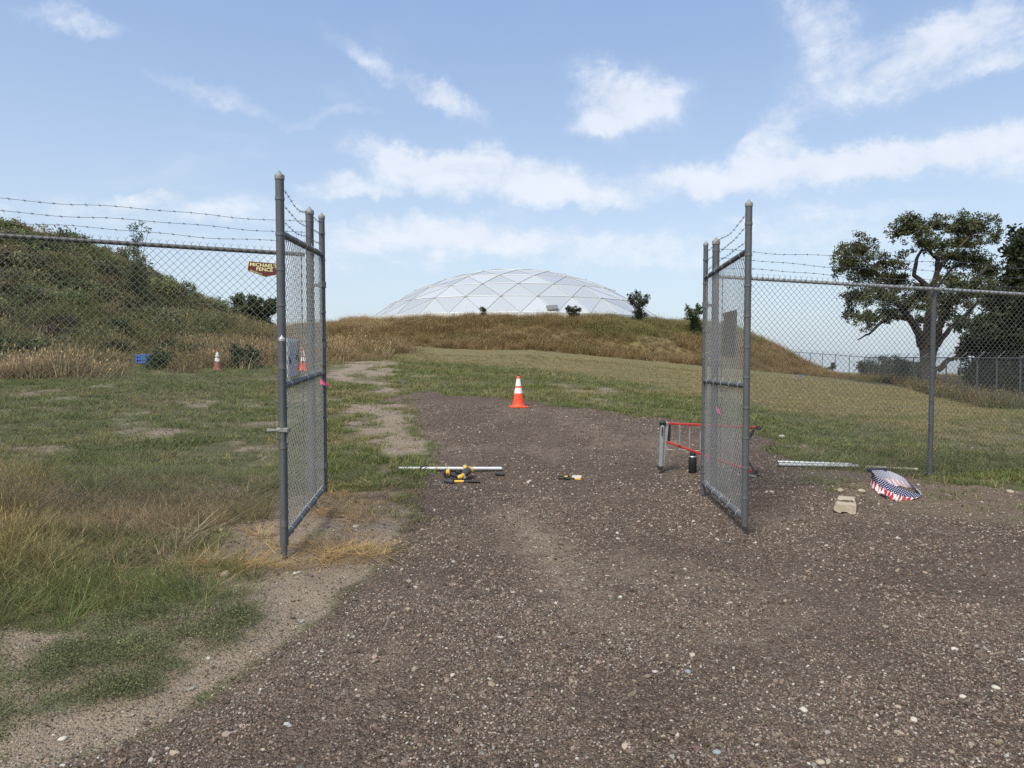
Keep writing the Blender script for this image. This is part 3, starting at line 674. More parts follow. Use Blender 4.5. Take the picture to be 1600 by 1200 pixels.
blobs = [(1345,390,34,26),(1322,412,26,28),(1350,425,34,24),(1392,412,30,20),(1400,440,34,20),(1345,462,30,24),(1352,495,26,22),(1330,490,12,20),(1378,462,34,26),(1392,490,30,16),
         (1425,352,34,24),(1405,362,20,18),(1445,378,30,22),(1462,352,22,18),(1500,350,34,22),(1535,352,26,20),(1555,368,14,16),(1505,378,40,18),(1490,402,34,18),(1525,404,30,20),
         (1545,425,28,22),(1480,440,32,18),(1440,462,36,22),(1415,475,30,18),(1480,470,36,22),(1520,455,40,26),(1550,455,26,26),(1440,500,22,14),(1500,500,26,18),(1470,490,22,14)]
tree('leafy_tree', 'big spreading tree with forked dark trunk behind the distant fence', 'tree', base, limbs, PB(blobs, d, 1.0), 58000, .09, 3, 'leaf_elm', 'trees beyond the fence', 52, .1)
def simple_tree(name, label, cat, px, d, blobs, n, size, seed, lm, stemr=.1, group=None, ds=.8, subs=24, shell=.4, py=600):
    b = at(px, py, d); bz = gz(b.x, d); base = (b.x, d, bz); B_ = PB(blobs, d, ds); lim = []
    w0 = max(abs(q[0]-base[0])+q[3] for q in B_)
    if name in ('juniper_shrub', 'broadleaf_shrub', 'small_shrub', 'bush', 'sapling'): zl_ = min(q[2]-q[5] for q in B_); hh2 = max(w0*.4, (zl_-bz)/2+w0*.25); B_.append((base[0], base[1], bz+hh2*.85, w0*.6, w0*.6, hh2))
    for q in B_:
        mid = Vector((base[0]*.6+q[0]*.4, base[1]*.6+q[1]*.4, bz+(q[2]-bz)*.45)); lim.append(([Vector((base[0], base[1], bz-.3)), mid, Vector(q[:3])], stemr, stemr*.25))
    return tree(name, label, cat, base, lim, B_, n, size, seed, lm, group, subs, shell)
simple_tree('leafy_tree', 'tall dense dark tree cut by the right edge, beside the big spreading tree', 'tree', 1625, 41, [(1606,368,20,28),(1625,400,45,40),(1590,428,26,26),(1640,460,70,60),(1580,470,42,34),(1640,530,80,60)], 30000, .15, 5, 'leaf_dark', .35, 'trees beyond the fence', shell=.2)
simple_tree('leafy_tree', 'low wide dark tree under the tall ones behind the distant fence', 'tree', 1570, 43, [(1545,520,46,36),(1590,540,55,45),(1540,570,40,34),(1590,590,55,34),(1515,545,22,22),(1640,580,60,50)], 26000, .15, 6, 'leaf_dark', .25, 'trees beyond the fence', shell=.2)
simple_tree('bush', 'dark round bush behind the fence corner', 'bush', 1375, 78, [(1372,573,26,15),(1395,570,24,14),(1355,580,14,10)], 9000, .11, 7, 'leaf_dark', .1, 'bushes beyond the fence')
simple_tree('bush', 'paler bush between the fence corner and the big trunk', 'bush', 1420, 70, [(1415,576,22,13),(1433,581,12,12)], 6500, .11, 8, 'leaf_blue', .1, 'bushes beyond the fence')
simple_tree('small_tree', 'tiny distant tree alone on the skyline behind the fence', 'tree', 1302, 170, [(1302,571,5,5),(1298,575,7,3)], 2600, .10, 9, 'leaf_blue', .1, shell=.2)
simple_tree('juniper_shrub', 'tallest shrub on the berm crest, at the right edge of the dome', 'shrub', 997, 71, [(989,468,8,9),(1005,468,8,9),(997,461,5,9),(997,474,11,9),(997,483,9,8),(998,491,8,5),(984,464,5,6),(1011,463,5,5)], 5200, .075, 10, 'leaf_dark', .05, 'shrubs on the berm crest', .2, 14, .3)
simple_tree('juniper_shrub', 'squat dark shrub on the berm crest in front of the dome', 'shrub', 895, 70, [(895,484,8,6),(888,482,5,6),(903,484,5,5),(895,490,9,4)], 3600, .07, 11, 'leaf_dark', .05, 'shrubs on the berm crest', .2, 14, .3)
simple_tree('broadleaf_shrub', 'green shrub on the berm right of the dome, beside the gate', 'shrub', 1084, 69, [(1082,489,9,9),(1075,482,5,6),(1094,484,8,7),(1090,478,4,5),(1083,496,12,5)], 4200, .08, 12, 'leaf_green', .05, 'shrubs on the berm crest', .2, 14, .3)
simple_tree('small_shrub', 'smallest tuft-like shrub on the berm crest before the dome', 'shrub', 754, 70, [(753,483,6,4),(758,485,4,3)], 1200, .06, 13, 'leaf_green', .03, 'shrubs on the berm crest', .2, 10, .3)
simple_tree('bush', 'feathery green bush behind the fence under the maroon sign', 'bush', 398, 47, [(374,472,14,13),(398,474,16,13),(420,476,15,15),(410,488,24,12),(380,486,16,10)], 12000, .075, 14, 'leaf_green', .06, shell=.3)
simple_tree('sapling', 'slender young tree on the mound, crossing the fence rail', 'tree', 211, 40, [(209,356,9,9),(216,372,12,10),(208,385,9,8),(232,359,5,5),(213,396,8,7),(222,350,5,6)], 2600, .06, 15, 'leaf_green', .035, None, .2, 12, .3)

# ------------------------------------------------------------------ scattered stuff
def lib_collection(name, objs):
    c_ = bpy.data.collections.new(name)
    for o in objs: c_.objects.link(o)
    return c_
def gn_scatter(name, coll, pos, rot, scl, idx, tint, label=None):
    me = bpy.data.meshes.new(name); me.vertices.add(len(pos)); me.vertices.foreach_set('co', np.asarray(pos, np.float32).ravel())
    for nm, ty, dat, key in (('rot', 'FLOAT_VECTOR', rot, 'vector'), ('scl', 'FLOAT_VECTOR', scl, 'vector'), ('idx', 'INT', idx, 'value'), ('tint', 'FLOAT_COLOR', tint, 'color')):
        a = me.attributes.new(nm, ty, 'POINT'); a.data.foreach_set(key, np.asarray(dat, np.int32 if ty == 'INT' else np.float32).ravel())
    o = bpy.data.objects.new(name, me); scene.collection.objects.link(o)
    ng = bpy.data.node_groups.new(name+'_nodes', 'GeometryNodeTree')
    ng.interface.new_socket('Geometry', in_out='INPUT', socket_type='NodeSocketGeometry'); ng.interface.new_socket('Geometry', in_out='OUTPUT', socket_type='NodeSocketGeometry')
    N = ng.nodes; K = ng.links; gi = N.new('NodeGroupInput'); go = N.new('NodeGroupOutput'); ip = N.new('GeometryNodeInstanceOnPoints'); ci = N.new('GeometryNodeCollectionInfo')
    ci.inputs['Collection'].default_value = coll; ci.inputs['Separate Children'].default_value = True; ci.inputs['Reset Children'].default_value = True
    def na(nm, ty):
        n_ = N.new('GeometryNodeInputNamedAttribute'); n_.data_type = ty; n_.inputs[0].default_value = nm; return n_.outputs[0]
    K.new(gi.outputs[0], ip.inputs['Points']); K.new(ci.outputs[0], ip.inputs['Instance']); ip.inputs['Pick Instance'].default_value = True
    K.new(na('idx', 'INT'), ip.inputs['Instance Index']); e = N.new('FunctionNodeEulerToRotation'); K.new(na('rot', 'FLOAT_VECTOR'), e.inputs[0]); K.new(e.outputs[0], ip.inputs['Rotation'])
    K.new(na('scl', 'FLOAT_VECTOR'), ip.inputs['Scale']); K.new(ip.outputs[0], go.inputs[0])
    md = o.modifiers.new('scatter', 'NODES'); md.node_group = ng; o['kind'] = 'stuff'
    if label: o['label'] = label
    return o
def free_mesh(name, V, Fq, mat, shade=None, smooth=False):
    o = np_mesh(name, V, Fq, mat, None, shade, smooth); scene.collection.objects.unlink(o); return o
def clump(name, n, spread, h, wd, lean, curl, seed, segs=3, heads=0.0, flat=False):
    g = np.random.default_rng(seed); V = []; Fq = []; S = []; b = 0
    for i in range(n):
        r_ = spread*math.sqrt(g.random()); th = g.random()*6.283; x0, y0 = r_*math.cos(th), r_*math.sin(th)
        dirn = th+g.normal(0, .9); H = h*g.uniform(.45, 1.1); ln = lean*g.uniform(.1, 1.3)*(r_/spread*.6+.5); cu = curl*g.uniform(.2, 1.4); wv = wd*g.uniform(.6, 1.3)
        side = np.array([-math.sin(dirn), math.cos(dirn), 0])*(wv/2); tw = g.normal(0, .7); side = side*math.cos(tw)+np.array([math.cos(dirn), math.sin(dirn), 0])*math.sin(tw)*wv/2
        s_ = g.uniform(.5, 1.45); tone = np.array([s_*g.uniform(.93, 1.12), s_, s_*g.uniform(.85, 1.05)])
        if g.random() < .28: tone = np.array([1.5, 1.32, 1.2])*g.uniform(.8, 1.15)
        for k in range(segs+1):
            q = k/segs; hor = ln*H*q+cu*H*q*q; ver = H*q*(1-.35*cu*q)*(.16 if flat else 1)
            c_ = np.array([x0+math.cos(dirn)*hor, y0+math.sin(dirn)*hor, ver+ (.01 if flat else -.01)]); wq = (1-q**1.6)
            if k == segs and heads > 0: wq = .15
            V += [c_-side*max(wq, .04), c_+side*max(wq, .04)]; S += [tone, tone]
            if k < segs: Fq.append((b+2*k, b+2*k+1, b+2*k+3, b+2*k+2))
        b += 2*(segs+1)
        if g.random() < heads:                                # seed head
            top = np.array([x0+math.cos(dirn)*hor, y0+math.sin(dirn)*hor, ver]); hl = h*g.uniform(.10, .2); hw = wd*1.5
            d2 = np.array([math.cos(dirn)*.35, math.sin(dirn)*.35, 1.0])*hl; sw = side/np.linalg.norm(side)*hw/2; tn = np.array([1.9, 1.55, 1.35])*g.uniform(.75, 1.1)
            V += [top, top+d2*.4-sw, top+d2, top+d2*.4+sw]; S += [tn]*4; Fq.append((b, b+1, b+2, b+3)); b += 4
    return free_mesh(name, np.array(V), Fq, M['blade'], np.array(S))
def leafmat_clump(name, n, spread, h, size, seed):
    g = np.random.default_rng(seed); V = []; Fq = []; S = []; b = 0
    for i in range(n):
        th = g.random()*6.283; r_ = spread*math.sqrt(g.random()); z_ = h*g.random()*(1-.6*(r_/spread)**2); c_ = np.array([r_*math.cos(th), r_*math.sin(th), z_])
        a = g.normal(size=3); a[2] = abs(a[2])*.5; a /= np.linalg.norm(a); q = np.cross(a, g.normal(size=3)); q /= np.linalg.norm(q); s_ = size*g.uniform(.6, 1.4); tn = np.array([1, 1, 1])*g.uniform(.6, 1.35)
        V += [c_-a*s_, c_-q*s_*.35, c_+a*s_, c_+q*s_*.35]; S += [tn]*4; Fq.append((b, b+1, b+2, b+3)); b += 4
    return free_mesh(name, np.array(V), Fq, M['blade'], np.array(S))
def scatter_field(name, coll, ncl, pts, tints, smin, smax, tilt=.12, label=None, seed=0, slope_up=False):
    g = np.random.default_rng(seed); n = len(pts); z = ground_z(pts[:, 0], pts[:, 1]); pos = np.stack([pts[:, 0], pts[:, 1], z], -1)
    rot = np.stack([g.normal(0, tilt, n), g.normal(0, tilt, n), g.uniform(0, 6.283, n)], -1)
    s_ = smin+(smax-smin)*g.random(n) if not isinstance(smin, np.ndarray) else smin; scl = np.stack([s_, s_, s_*g.uniform(.8, 1.2, n)], -1)
    return gn_scatter(name, coll, pos, rot, scl, g.integers(0, ncl, n), np.concatenate([tints, np.ones((n, 1))], 1), label)
def rand_pts(n, x0, x1, y0, y1, g): return np.stack([g.uniform(x0, x1, n), g.uniform(y0, y1, n)], -1)
def in_view(P, pad=1.12, ymin=2.0): return (np.abs(P[:, 0]) < P[:, 1]*.7207*pad+.4) & (P[:, 1] > ymin)
def cols(base, var, n, g, f=None):
    base = np.atleast_2d(base); c_ = base[g.integers(0, len(base), n)]*g.uniform(1-var, 1+var, (n, 1))*g.uniform(.93, 1.07, (n, 3)); return c_
GREEN = [(.118, .155, .048), (.15, .178, .062), (.10, .132, .046), (.185, .185, .08)]
TAN = [(.36, .29, .16), (.31, .245, .125), (.42, .34, .20)]
BROWN = [(.12, .085, .058), (.15, .105, .07), (.10, .075, .05)]
OLIVE = [(.11, .105, .045), (.135, .12, .05)]
g = np.random.default_rng(11)
# lawn
short = lib_collection('short_grass_lib', [clump('short_tuft', 26, .085, .085, .0065, .6, .6, 100+i, 2) for i in range(5)])
Ps = []
for (n, y0, y1) in ((34000, 5.5, 12), (42000, 12, 22), (52000, 22, 45)):
    q = rand_pts(n, -y1*.85, y1*.85, y0, y1, g); Ps.append(q[in_view(q)])
Ps = np.concatenate(Ps); cg, cd, ct, cr = cover(Ps[:, 0], Ps[:, 1]); tall_in = inside(Ps[:, 0], Ps[:, 1], P_TALL, .3)[0]
den = (1-cg)**2*(1-np.clip(cd*1.25, 0, 1))*(1-.45*ct)+.025*(1-cg)+.10*cg*(1-cg)*4*.5
gn_ = fbm(Ps[:, 0]*1.7, Ps[:, 1]*1.7, 3, 55); den = den*(.18+1.1*sstep(.38, .58, gn_)); den *= (1-.8*tall_in)
rb_ = np.hypot(Ps[:, 0]-BC[0], Ps[:, 1]-BC[1]); rh_ = np.hypot(Ps[:, 0]-HC[0], Ps[:, 1]-HC[1]); den *= (rb_ > 39)*(rh_ > 30)
keep = g.random(len(Ps)) < den; Pl = Ps[keep]; ct = ct[keep]
tn = cols(GREEN, .2, len(Pl), g); dry = cols(TAN, .2, len(Pl), g)*.8; mixf = np.clip(ct*.9+.5*(sstep(.5, .7, fbm(Pl[:, 0]*.6+9, Pl[:, 1]*.6, 3, 66))), 0, 1)*g.uniform(.4, 1, len(Pl)); tn = tn*(1-mixf[:, None])+dry*mixf[:, None]
sz = (.75+.5*g.random(len(Pl)))*np.clip(.8+Pl[:, 1]*.028, 1, 2.2)*(1-.45*ct)
scatter_field('lawn_grass', short, 5, Pl, tn, sz, None, .15, 'short patchy green grass of the verge and field', 1)
# tall foreground grass left
tall = lib_collection('tall_grass_lib', [clump('tall_tuft', 30, .085, .30, .0042, .55, .85, 200+i, 5, .13) for i in range(5)])
q = rand_pts(15000, -9, -.8, 3.0, 9.2, g); wi = inside(q[:, 0], q[:, 1], P_TALL, .22)[0]; q = q[(g.random(len(q)) < wi*.42*(.25+1.0*sstep(.35,.55,fbm(q[:, 0]*2.2, q[:, 1]*2.2, 3, 83)))) & in_view(q, 1.25)]
nn = fbm(q[:, 0]*.9, q[:, 1]*.9, 3, 81)
vw = q[:, 1]; px_ = 800+q[:, 0]/q[:, 1]*F
brown = sstep(5.6, 6.2, vw+nn*1.2-.6)*sstep(8.0, 7.0, vw)*sstep(470, 330, px_+(nn-.5)*160)
yel = sstep(110, 20, px_)*sstep(4.5, 5.0, vw)
tn = cols([(.105, .142, .045), (.13, .162, .055), (.092, .125, .042), (.165, .168, .075)], .28, len(q), g)
mixb = np.clip(brown+.45*sstep(.5, .75, nn), 0, 1)[:, None]*g.uniform(.6, 1, (len(q), 1)); tn = tn*(1-mixb)+cols([(.19, .145, .10), (.23, .18, .125), (.15, .11, .075), (.21, .17, .10)], .25, len(q), g)*mixb
tn = tn*(1-yel[:, None]*.75)+cols([(.21, .17, .07), (.24, .20, .10)], .2, len(q), g)*yel[:, None]*.75
hgt = .35+.55*g.random(len(q))**1.5+.45*yel-.08*brown+.15*sstep(.5, .7, nn)
scatter_field('tall_grass', tall, 5, q, tn, hgt, None, .28, 'tall tangled green and brown grass left of the gate', 2)
# tall tufts at the foot of the fences and hill verge
q = rand_pts(3000, -12, 14, 6.2, 11.5, g); dl = np.abs((q[:, 1]-LH.y)-(q[:, 0]-LH.x)*.259); okL = (q[:, 0] < -2.3) & (dl < .55); okR = (q[:, 0] > 4.2) & (dl < .9) & ((q[:, 1]-LH.y)-(q[:, 0]-LH.x)*.259 > .0)
q = q[(okL | okR) & (g.random(len(q)) < .8)]; tn = cols(GREEN+OLIVE+[(.16, .14, .08)], .2, len(q), g); scatter_field('fence_line_grass', tall, 5, q, tn, .35+.4*g.random(len(q)), None, .25, 'rank grass along the foot of the near fence', 3)
# sprawling tuft near the dirt and stray clumps
q = np.array([hit(*p)[:2] for p in [(290,935),(300,925),(275,925),(310,940),(260,940),(285,915),(370,965),(380,950),(215,965),(120,930),(470,600),(545,700),(560,720),(530,735),(520,705),(590,725),(575,705),(1185,640)]])
q = np.concatenate([q+g.normal(0, .07, q.shape) for _ in range(5)]); scatter_field('stray_tufts', tall, 5, q, cols([(.075, .10, .042), (.09, .115, .05)], .2, len(q), g), .35+.4*g.random(len(q)), None, .5, 'loose green tufts at the edge of the dirt', 4)
# low weed mat
mat_l = lib_collection('weed_mat_lib', [leafmat_clump('weed_mat', 330, .12, .055, .0052, 300+i) for i in range(4)])
q = rand_pts(6000, -5, 0, 2.2, 4.6, g); wi = inside(q[:, 0]+(fbm(q[:, 0]*3, q[:, 1]*3, 3, 4)-.5)*.5, q[:, 1], P_MAT, .12)[0]; q1 = q[g.random(len(q)) < wi*(.4+.8*sstep(.38, .58, fbm(q[:, 0]*4, q[:, 1]*4, 3, 8)))*.85]
q2 = np.concatenate([np.array(hit(px, py)[:2])[None]+g.normal(0, s_, (n, 2)) for px, py, s_, n in ((360,975,.09,26),(300,985,.12,20),(230,960,.14,24),(120,1010,.2,14),(345,1000,.05,8))])
q = np.concatenate([q1, q2]); scatter_field('low_weeds', mat_l, 4, q, cols([(.135, .15, .066), (.165, .175, .085), (.11, .128, .056)], .2, len(q), g), .6+.7*g.random(len(q)), None, .3, 'low mat of fine dark green weeds on the dirt', 5)
# weeds with leaves in the lawn
q = rand_pts(9000, -9, 12, 7, 16, g); cg, cd, ct, cr = cover(q[:, 0], q[:, 1]); q = q[(g.random(len(q)) < .3*(1-cg)*(1-cd)*sstep(.45, .6, fbm(q[:, 0], q[:, 1], 3, 90))) & in_view(q)]
scatter_field('clover_patches', mat_l, 4, q, cols(GREEN, .2, len(q), g), 1+.8*g.random(len(q)), None, .2, 'leafy weeds growing through the short grass', 6)
# straw
straw = lib_collection('straw_lib', [clump('straw_wisp', 30, .10, .26, .0042, 1.0, .5, 400+i, 3, 0, True) for i in range(4)])
q = np.concatenate([np.array(hit(px, py)[:2])[None]+g.normal(0, 1, (n, 2))*np.array([sx, sy]) for px, py, sx, sy, n in ((400,880,.30,.16,44),(350,885,.2,.1,18),(545,868,.18,.13,42),(500,855,.2,.12,16),(540,800,.28,.35,60),(500,770,.3,.3,36),(560,770,.25,.3,30),(360,740,.5,.3,16),(430,845,.25,.2,14),(420,800,.3,.3,16),(1180,775,.4,.3,0),(570,640,.5,1.3,20))])
qd = rand_pts(5200, -8, -1.2, 3.4, 8.8, g); wd_ = inside(qd[:, 0], qd[:, 1], P_TALL, .3)[0]; qd = qd[(g.random(len(qd)) < wd_*.5*sstep(4.0, 5.6, qd[:, 1])) & in_view(qd, 1.2)]
scatter_field('dead_grass', straw, 4, qd, cols([(.19, .145, .10), (.23, .185, .13), (.14, .11, .075), (.29, .245, .17)], .25, len(qd), g), .6+.7*g.random(len(qd)), None, .3, 'matted dead brown grass lying under the tall tufts', 17)
scatter_field('dry_straw', straw, 4, q, cols([(.34, .235, .105), (.30, .21, .10), (.38, .29, .15), (.24, .17, .09)], .2, len(q), g), .6+.6*g.random(len(q)), None, .15, 'pale dead straw lying on the dirt round the left gate', 7)
# long grass on the berm and round the mound
lg = lib_collection('long_grass_lib', [clump('long_tuft', 30, .30, .62, .022, .25, .4, 500+i, 3, .3) for i in range(5)])
q = rand_pts(60000, -32, 46, 50, 100, g); rb_ = np.hypot(q[:, 0]-BC[0], q[:, 1]-BC[1])+(fbm(q[:, 0]*.12, q[:, 1]*.12, 3, 5)-.5)*2.6
keep = (rb_ > 21.5) & (rb_ < 38.8+g.normal(0, .25, len(q))) & ((q[:, 1] < 80) | (q[:, 0] > 18)); q = q[keep]; rb_ = rb_[keep]
hfr = (ground_z(q[:, 0], q[:, 1])-1)/4.0; nn = fbm(q[:, 0]*.22, q[:, 1]*.5, 4, 91); kgr = np.clip(sstep(0, 14, q[:, 0])*sstep(.3, .7, hfr)*.85+sstep(.5, .68, nn)*.4, 0, 1)[:, None]
tn = cols([(.20, .152, .078), (.165, .125, .062), (.235, .185, .10), (.135, .10, .052)], .22, len(q), g)*(1-kgr)+cols([(.13, .14, .055), (.155, .155, .065)], .2, len(q), g)*kgr
gold = (sstep(-6, -14, q[:, 0])*sstep(.6, .9, hfr))[:, None]; tn = tn*(1-gold*.7)+cols([(.30, .245, .145)], .2, len(q), g)*gold*.7
scatter_field('berm_grass', lg, 5, q, tn, (.55+.45*g.random(len(q)))*(.6+.8*sstep(.3, .7, fbm(q[:, 0]*.5, q[:, 1]*.5, 3, 34))), None, .2, 'long brown and olive grass covering the berm', 8)
q = rand_pts(42000, -42, -5, 22, 46, g); rh_ = np.hypot(q[:, 0]-HC[0], q[:, 1]-HC[1])+(fbm(q[:, 0]*.15+3, q[:, 1]*.15, 3, 21)-.5)*2.5
k1 = (rh_ < 34.5+g.normal(0, .5, len(q))) & in_view(q, 1.2); q = q[k1]; rh_ = rh_[k1]
cl_ = np.ones(len(q), bool)
for (px, py) in ((229, 572), (340, 579), (474, 580)):
    h_ = hit(px, py); tt = q[:, 1]/h_.y; cl_ &= ~((np.abs(q[:, 0]-h_.x*tt) < .75) & (q[:, 1] < h_.y+.8))
q, rh_ = q[cl_], rh_[cl_]
nn = fbm(q[:, 0]*.35, q[:, 1]*.35, 3, 95); keep = g.random(len(q)) < np.where(rh_ > 26, 1, .95); q, rh_, nn = q[keep], rh_[keep], nn[keep]
up_ = sstep(30, 24, rh_+(nn-.5)*4)[:, None]; kg = sstep(.38, .60, nn)[:, None]
tn = (cols([(.30, .25, .15), (.34, .29, .185), (.24, .185, .115)], .22, len(q), g)*(1-.75*kg)+cols([(.115, .125, .055), (.14, .14, .065)], .2, len(q), g)*.75*kg)*(1-up_)+cols([(.12, .145, .058), (.15, .155, .07), (.105, .10, .06)], .2, len(q), g)*up_
right = sstep(-18, -12, q[:, 0])[:, None]; tn = tn*(1-.4*right)+cols([(.13, .105, .05)], .2, len(q), g)*.4*right
scatter_field('mound_grass', lg, 5, q, tn, (.45+.5*g.random(len(q)))*(.55+.95*sstep(.3, .7, fbm(q[:, 0]*.8+5, q[:, 1]*.8, 3, 33))), None, .25, 'tall dry grass round the foot of the mound', 9)
# meadow grass behind and along the distant fence
q = rand_pts(16000, 14, 60, 26, 100, g); A2 = np.array([E0.x, E0.y]); B2 = np.array([C0.x, C0.y]); dd_ = B2-A2; s_ = ((q-A2)@np.array([dd_[1], -dd_[0]]))/np.hypot(*dd_)
q = q[(s_ > -1.0) & (s_ < 16) & in_view(q, 1.2)]; tn = cols([(.10, .105, .05), (.13, .115, .06), (.16, .12, .075), (.075, .085, .04)], .2, len(q), g)
scatter_field('meadow_grass', lg, 5, q, tn, .8+.5*g.random(len(q)), None, .2, 'rough meadow grass beyond the distant fence', 10)
# scrub covering the mound
def bush_lib(i):
    V, Fq, S = leaves([(0, 0, .35, .55, .55, .42), (.25, .1, .5, .3, .3, .28), (-.2, -.2, .45, .3, .3, .3)], 900, .052, 600+i, 16)
    return free_mesh('scrub', V, Fq, M['blade'], .55+.9*S)
bl_ = lib_collection('scrub_lib', [bush_lib(i) for i in range(4)])
q = rand_pts(5200, -46, -8, 22, 56, g); rh_ = np.hypot(q[:, 0]-HC[0], q[:, 1]-HC[1])+(fbm(q[:, 0]*.15+3, q[:, 1]*.15, 3, 21)-.5)*2.5; nn = fbm(q[:, 0]*.3+4, q[:, 1]*.3, 3, 97)
prob = np.where(rh_ < 25, .8, np.where(rh_ < 31, .30*sstep(.45, .6, nn), .0)); q_ = q[(g.random(len(q)) < prob) & (q[:, 1] < 50)]; rr_ = np.hypot(q_[:, 0]-HC[0], q_[:, 1]-HC[1]); nn = fbm(q_[:, 0]*.3, q_[:, 1]*.3, 3, 98)[:, None]
lowm = (sstep(21, 24, rr_)*sstep(28, 26, rr_)*sstep(-17, -22, q_[:, 0]))[:, None]
tn = cols([(.14, .165, .07), (.18, .19, .085), (.10, .13, .055), (.20, .175, .095)], .3, len(q_), g); br = np.clip(lowm+sstep(.6, .75, nn)*.5, 0, 1); tn = tn*(1-br)+cols([(.11, .085, .068), (.15, .115, .08)], .2, len(q_), g)*br
scatter_field('mound_scrub', bl_, 4, q_, tn, .5+.9*g.random(len(q_))**2*(.5+1.1*sstep(.4, .7, fbm(q_[:, 0]*.7, q_[:, 1]*.7, 2, 44)))*(1-.5*sstep(16, 25, rr_)), None, .2, 'dense green scrub over the mound', 11)
q = np.array([hit(*p)[:2] for p in [(176,552),(270,562),(310,570),(318,566),(300,568),(362,568),(20,572),(5,568),(250,578),(190,530),(375,575)]]); q = np.concatenate([q+np.clip(g.normal(0, .2, q.shape), -.3, .3) for _ in range(2)])
scatter_field('mound_foot_weeds', bl_, 4, q, cols([(.045, .062, .028)], .2, len(q), g), .7+.4*g.random(len(q)), None, .2, 'dark green weeds round the blue crate and the old cone', 12)
# gravel
def rock(name, seed, sub=1):
    import bmesh
    bm = bmesh.new(); bmesh.ops.create_icosphere(bm, subdivisions=sub, radius=.5); r_ = random.Random(seed); sx, sy, sz_ = r_.uniform(.8, 1.3), r_.uniform(.65, 1.0), r_.uniform(.45, .75)
    for v in bm.verts:
        k = 1+r_.uniform(-.16, .16); v.co = Vector((v.co.x*sx*k, v.co.y*sy*k, v.co.z*sz_*k))
    me = bpy.data.meshes.new(name); bm.to_mesh(me); bm.free(); me.materials.append(M['pebble'])
    return bpy.data.objects.new(name, me)
rocks = lib_collection('pebble_lib', [rock('pebble', 700+i) for i in range(7)])
Q = []
for n, y0, y1, s0, s1 in ((170000, 2.0, 4.4, .0055, .016), (120000, 4.4, 8, .009, .021), (110000, 8, 17, .014, .034), (17000, 2.0, 10, .018, .042)):
    q = rand_pts(n, -y1*.8, y1*.8, y0, y1, g); q = q[in_view(q, 1.05)]; s_ = s0+(s1-s0)*g.random(len(q))**2.2; Q.append(np.concatenate([q, s_[:, None]], 1))
Q = np.concatenate(Q); cg, cd, ct, cr = cover(Q[:, 0], Q[:, 1]); nn = fbm(Q[:, 0]*1.6, Q[:, 1]*1.6, 3, 71)
den = cg*(1-.4*cd)*(.35+.75*sstep(.35, .62, nn))+.22*cd*(1-cg)+.15*cr; Q = Q[g.random(len(Q)) < den]; n = len(Q)
print('pebbles', n, 'lawn', len(Pl))
z = ground_z(Q[:, 0], Q[:, 1])+Q[:, 2]*.12; pale = g.random(n) < .12
tn = cols([(.135, .098, .075), (.20, .148, .112), (.08, .058, .045), (.28, .215, .165), (.155, .125, .105)], .22, n, g); tn[pale] = cols([(.42, .37, .31), (.50, .47, .42), (.36, .29, .21), (.30, .27, .24)], .2, int(pale.sum()), g)
rot = np.stack([g.normal(0, .3, n), g.normal(0, .3, n), g.uniform(0, 6.283, n)], -1); s_ = Q[:, 2]
gn_scatter('gravel', rocks, np.stack([Q[:, 0], Q[:, 1], z], -1), rot, np.stack([s_, s_, s_], -1), g.integers(0, 7, n), np.concatenate([tn, np.ones((n, 1))], 1), 'loose brown and pale gravel on the drive')

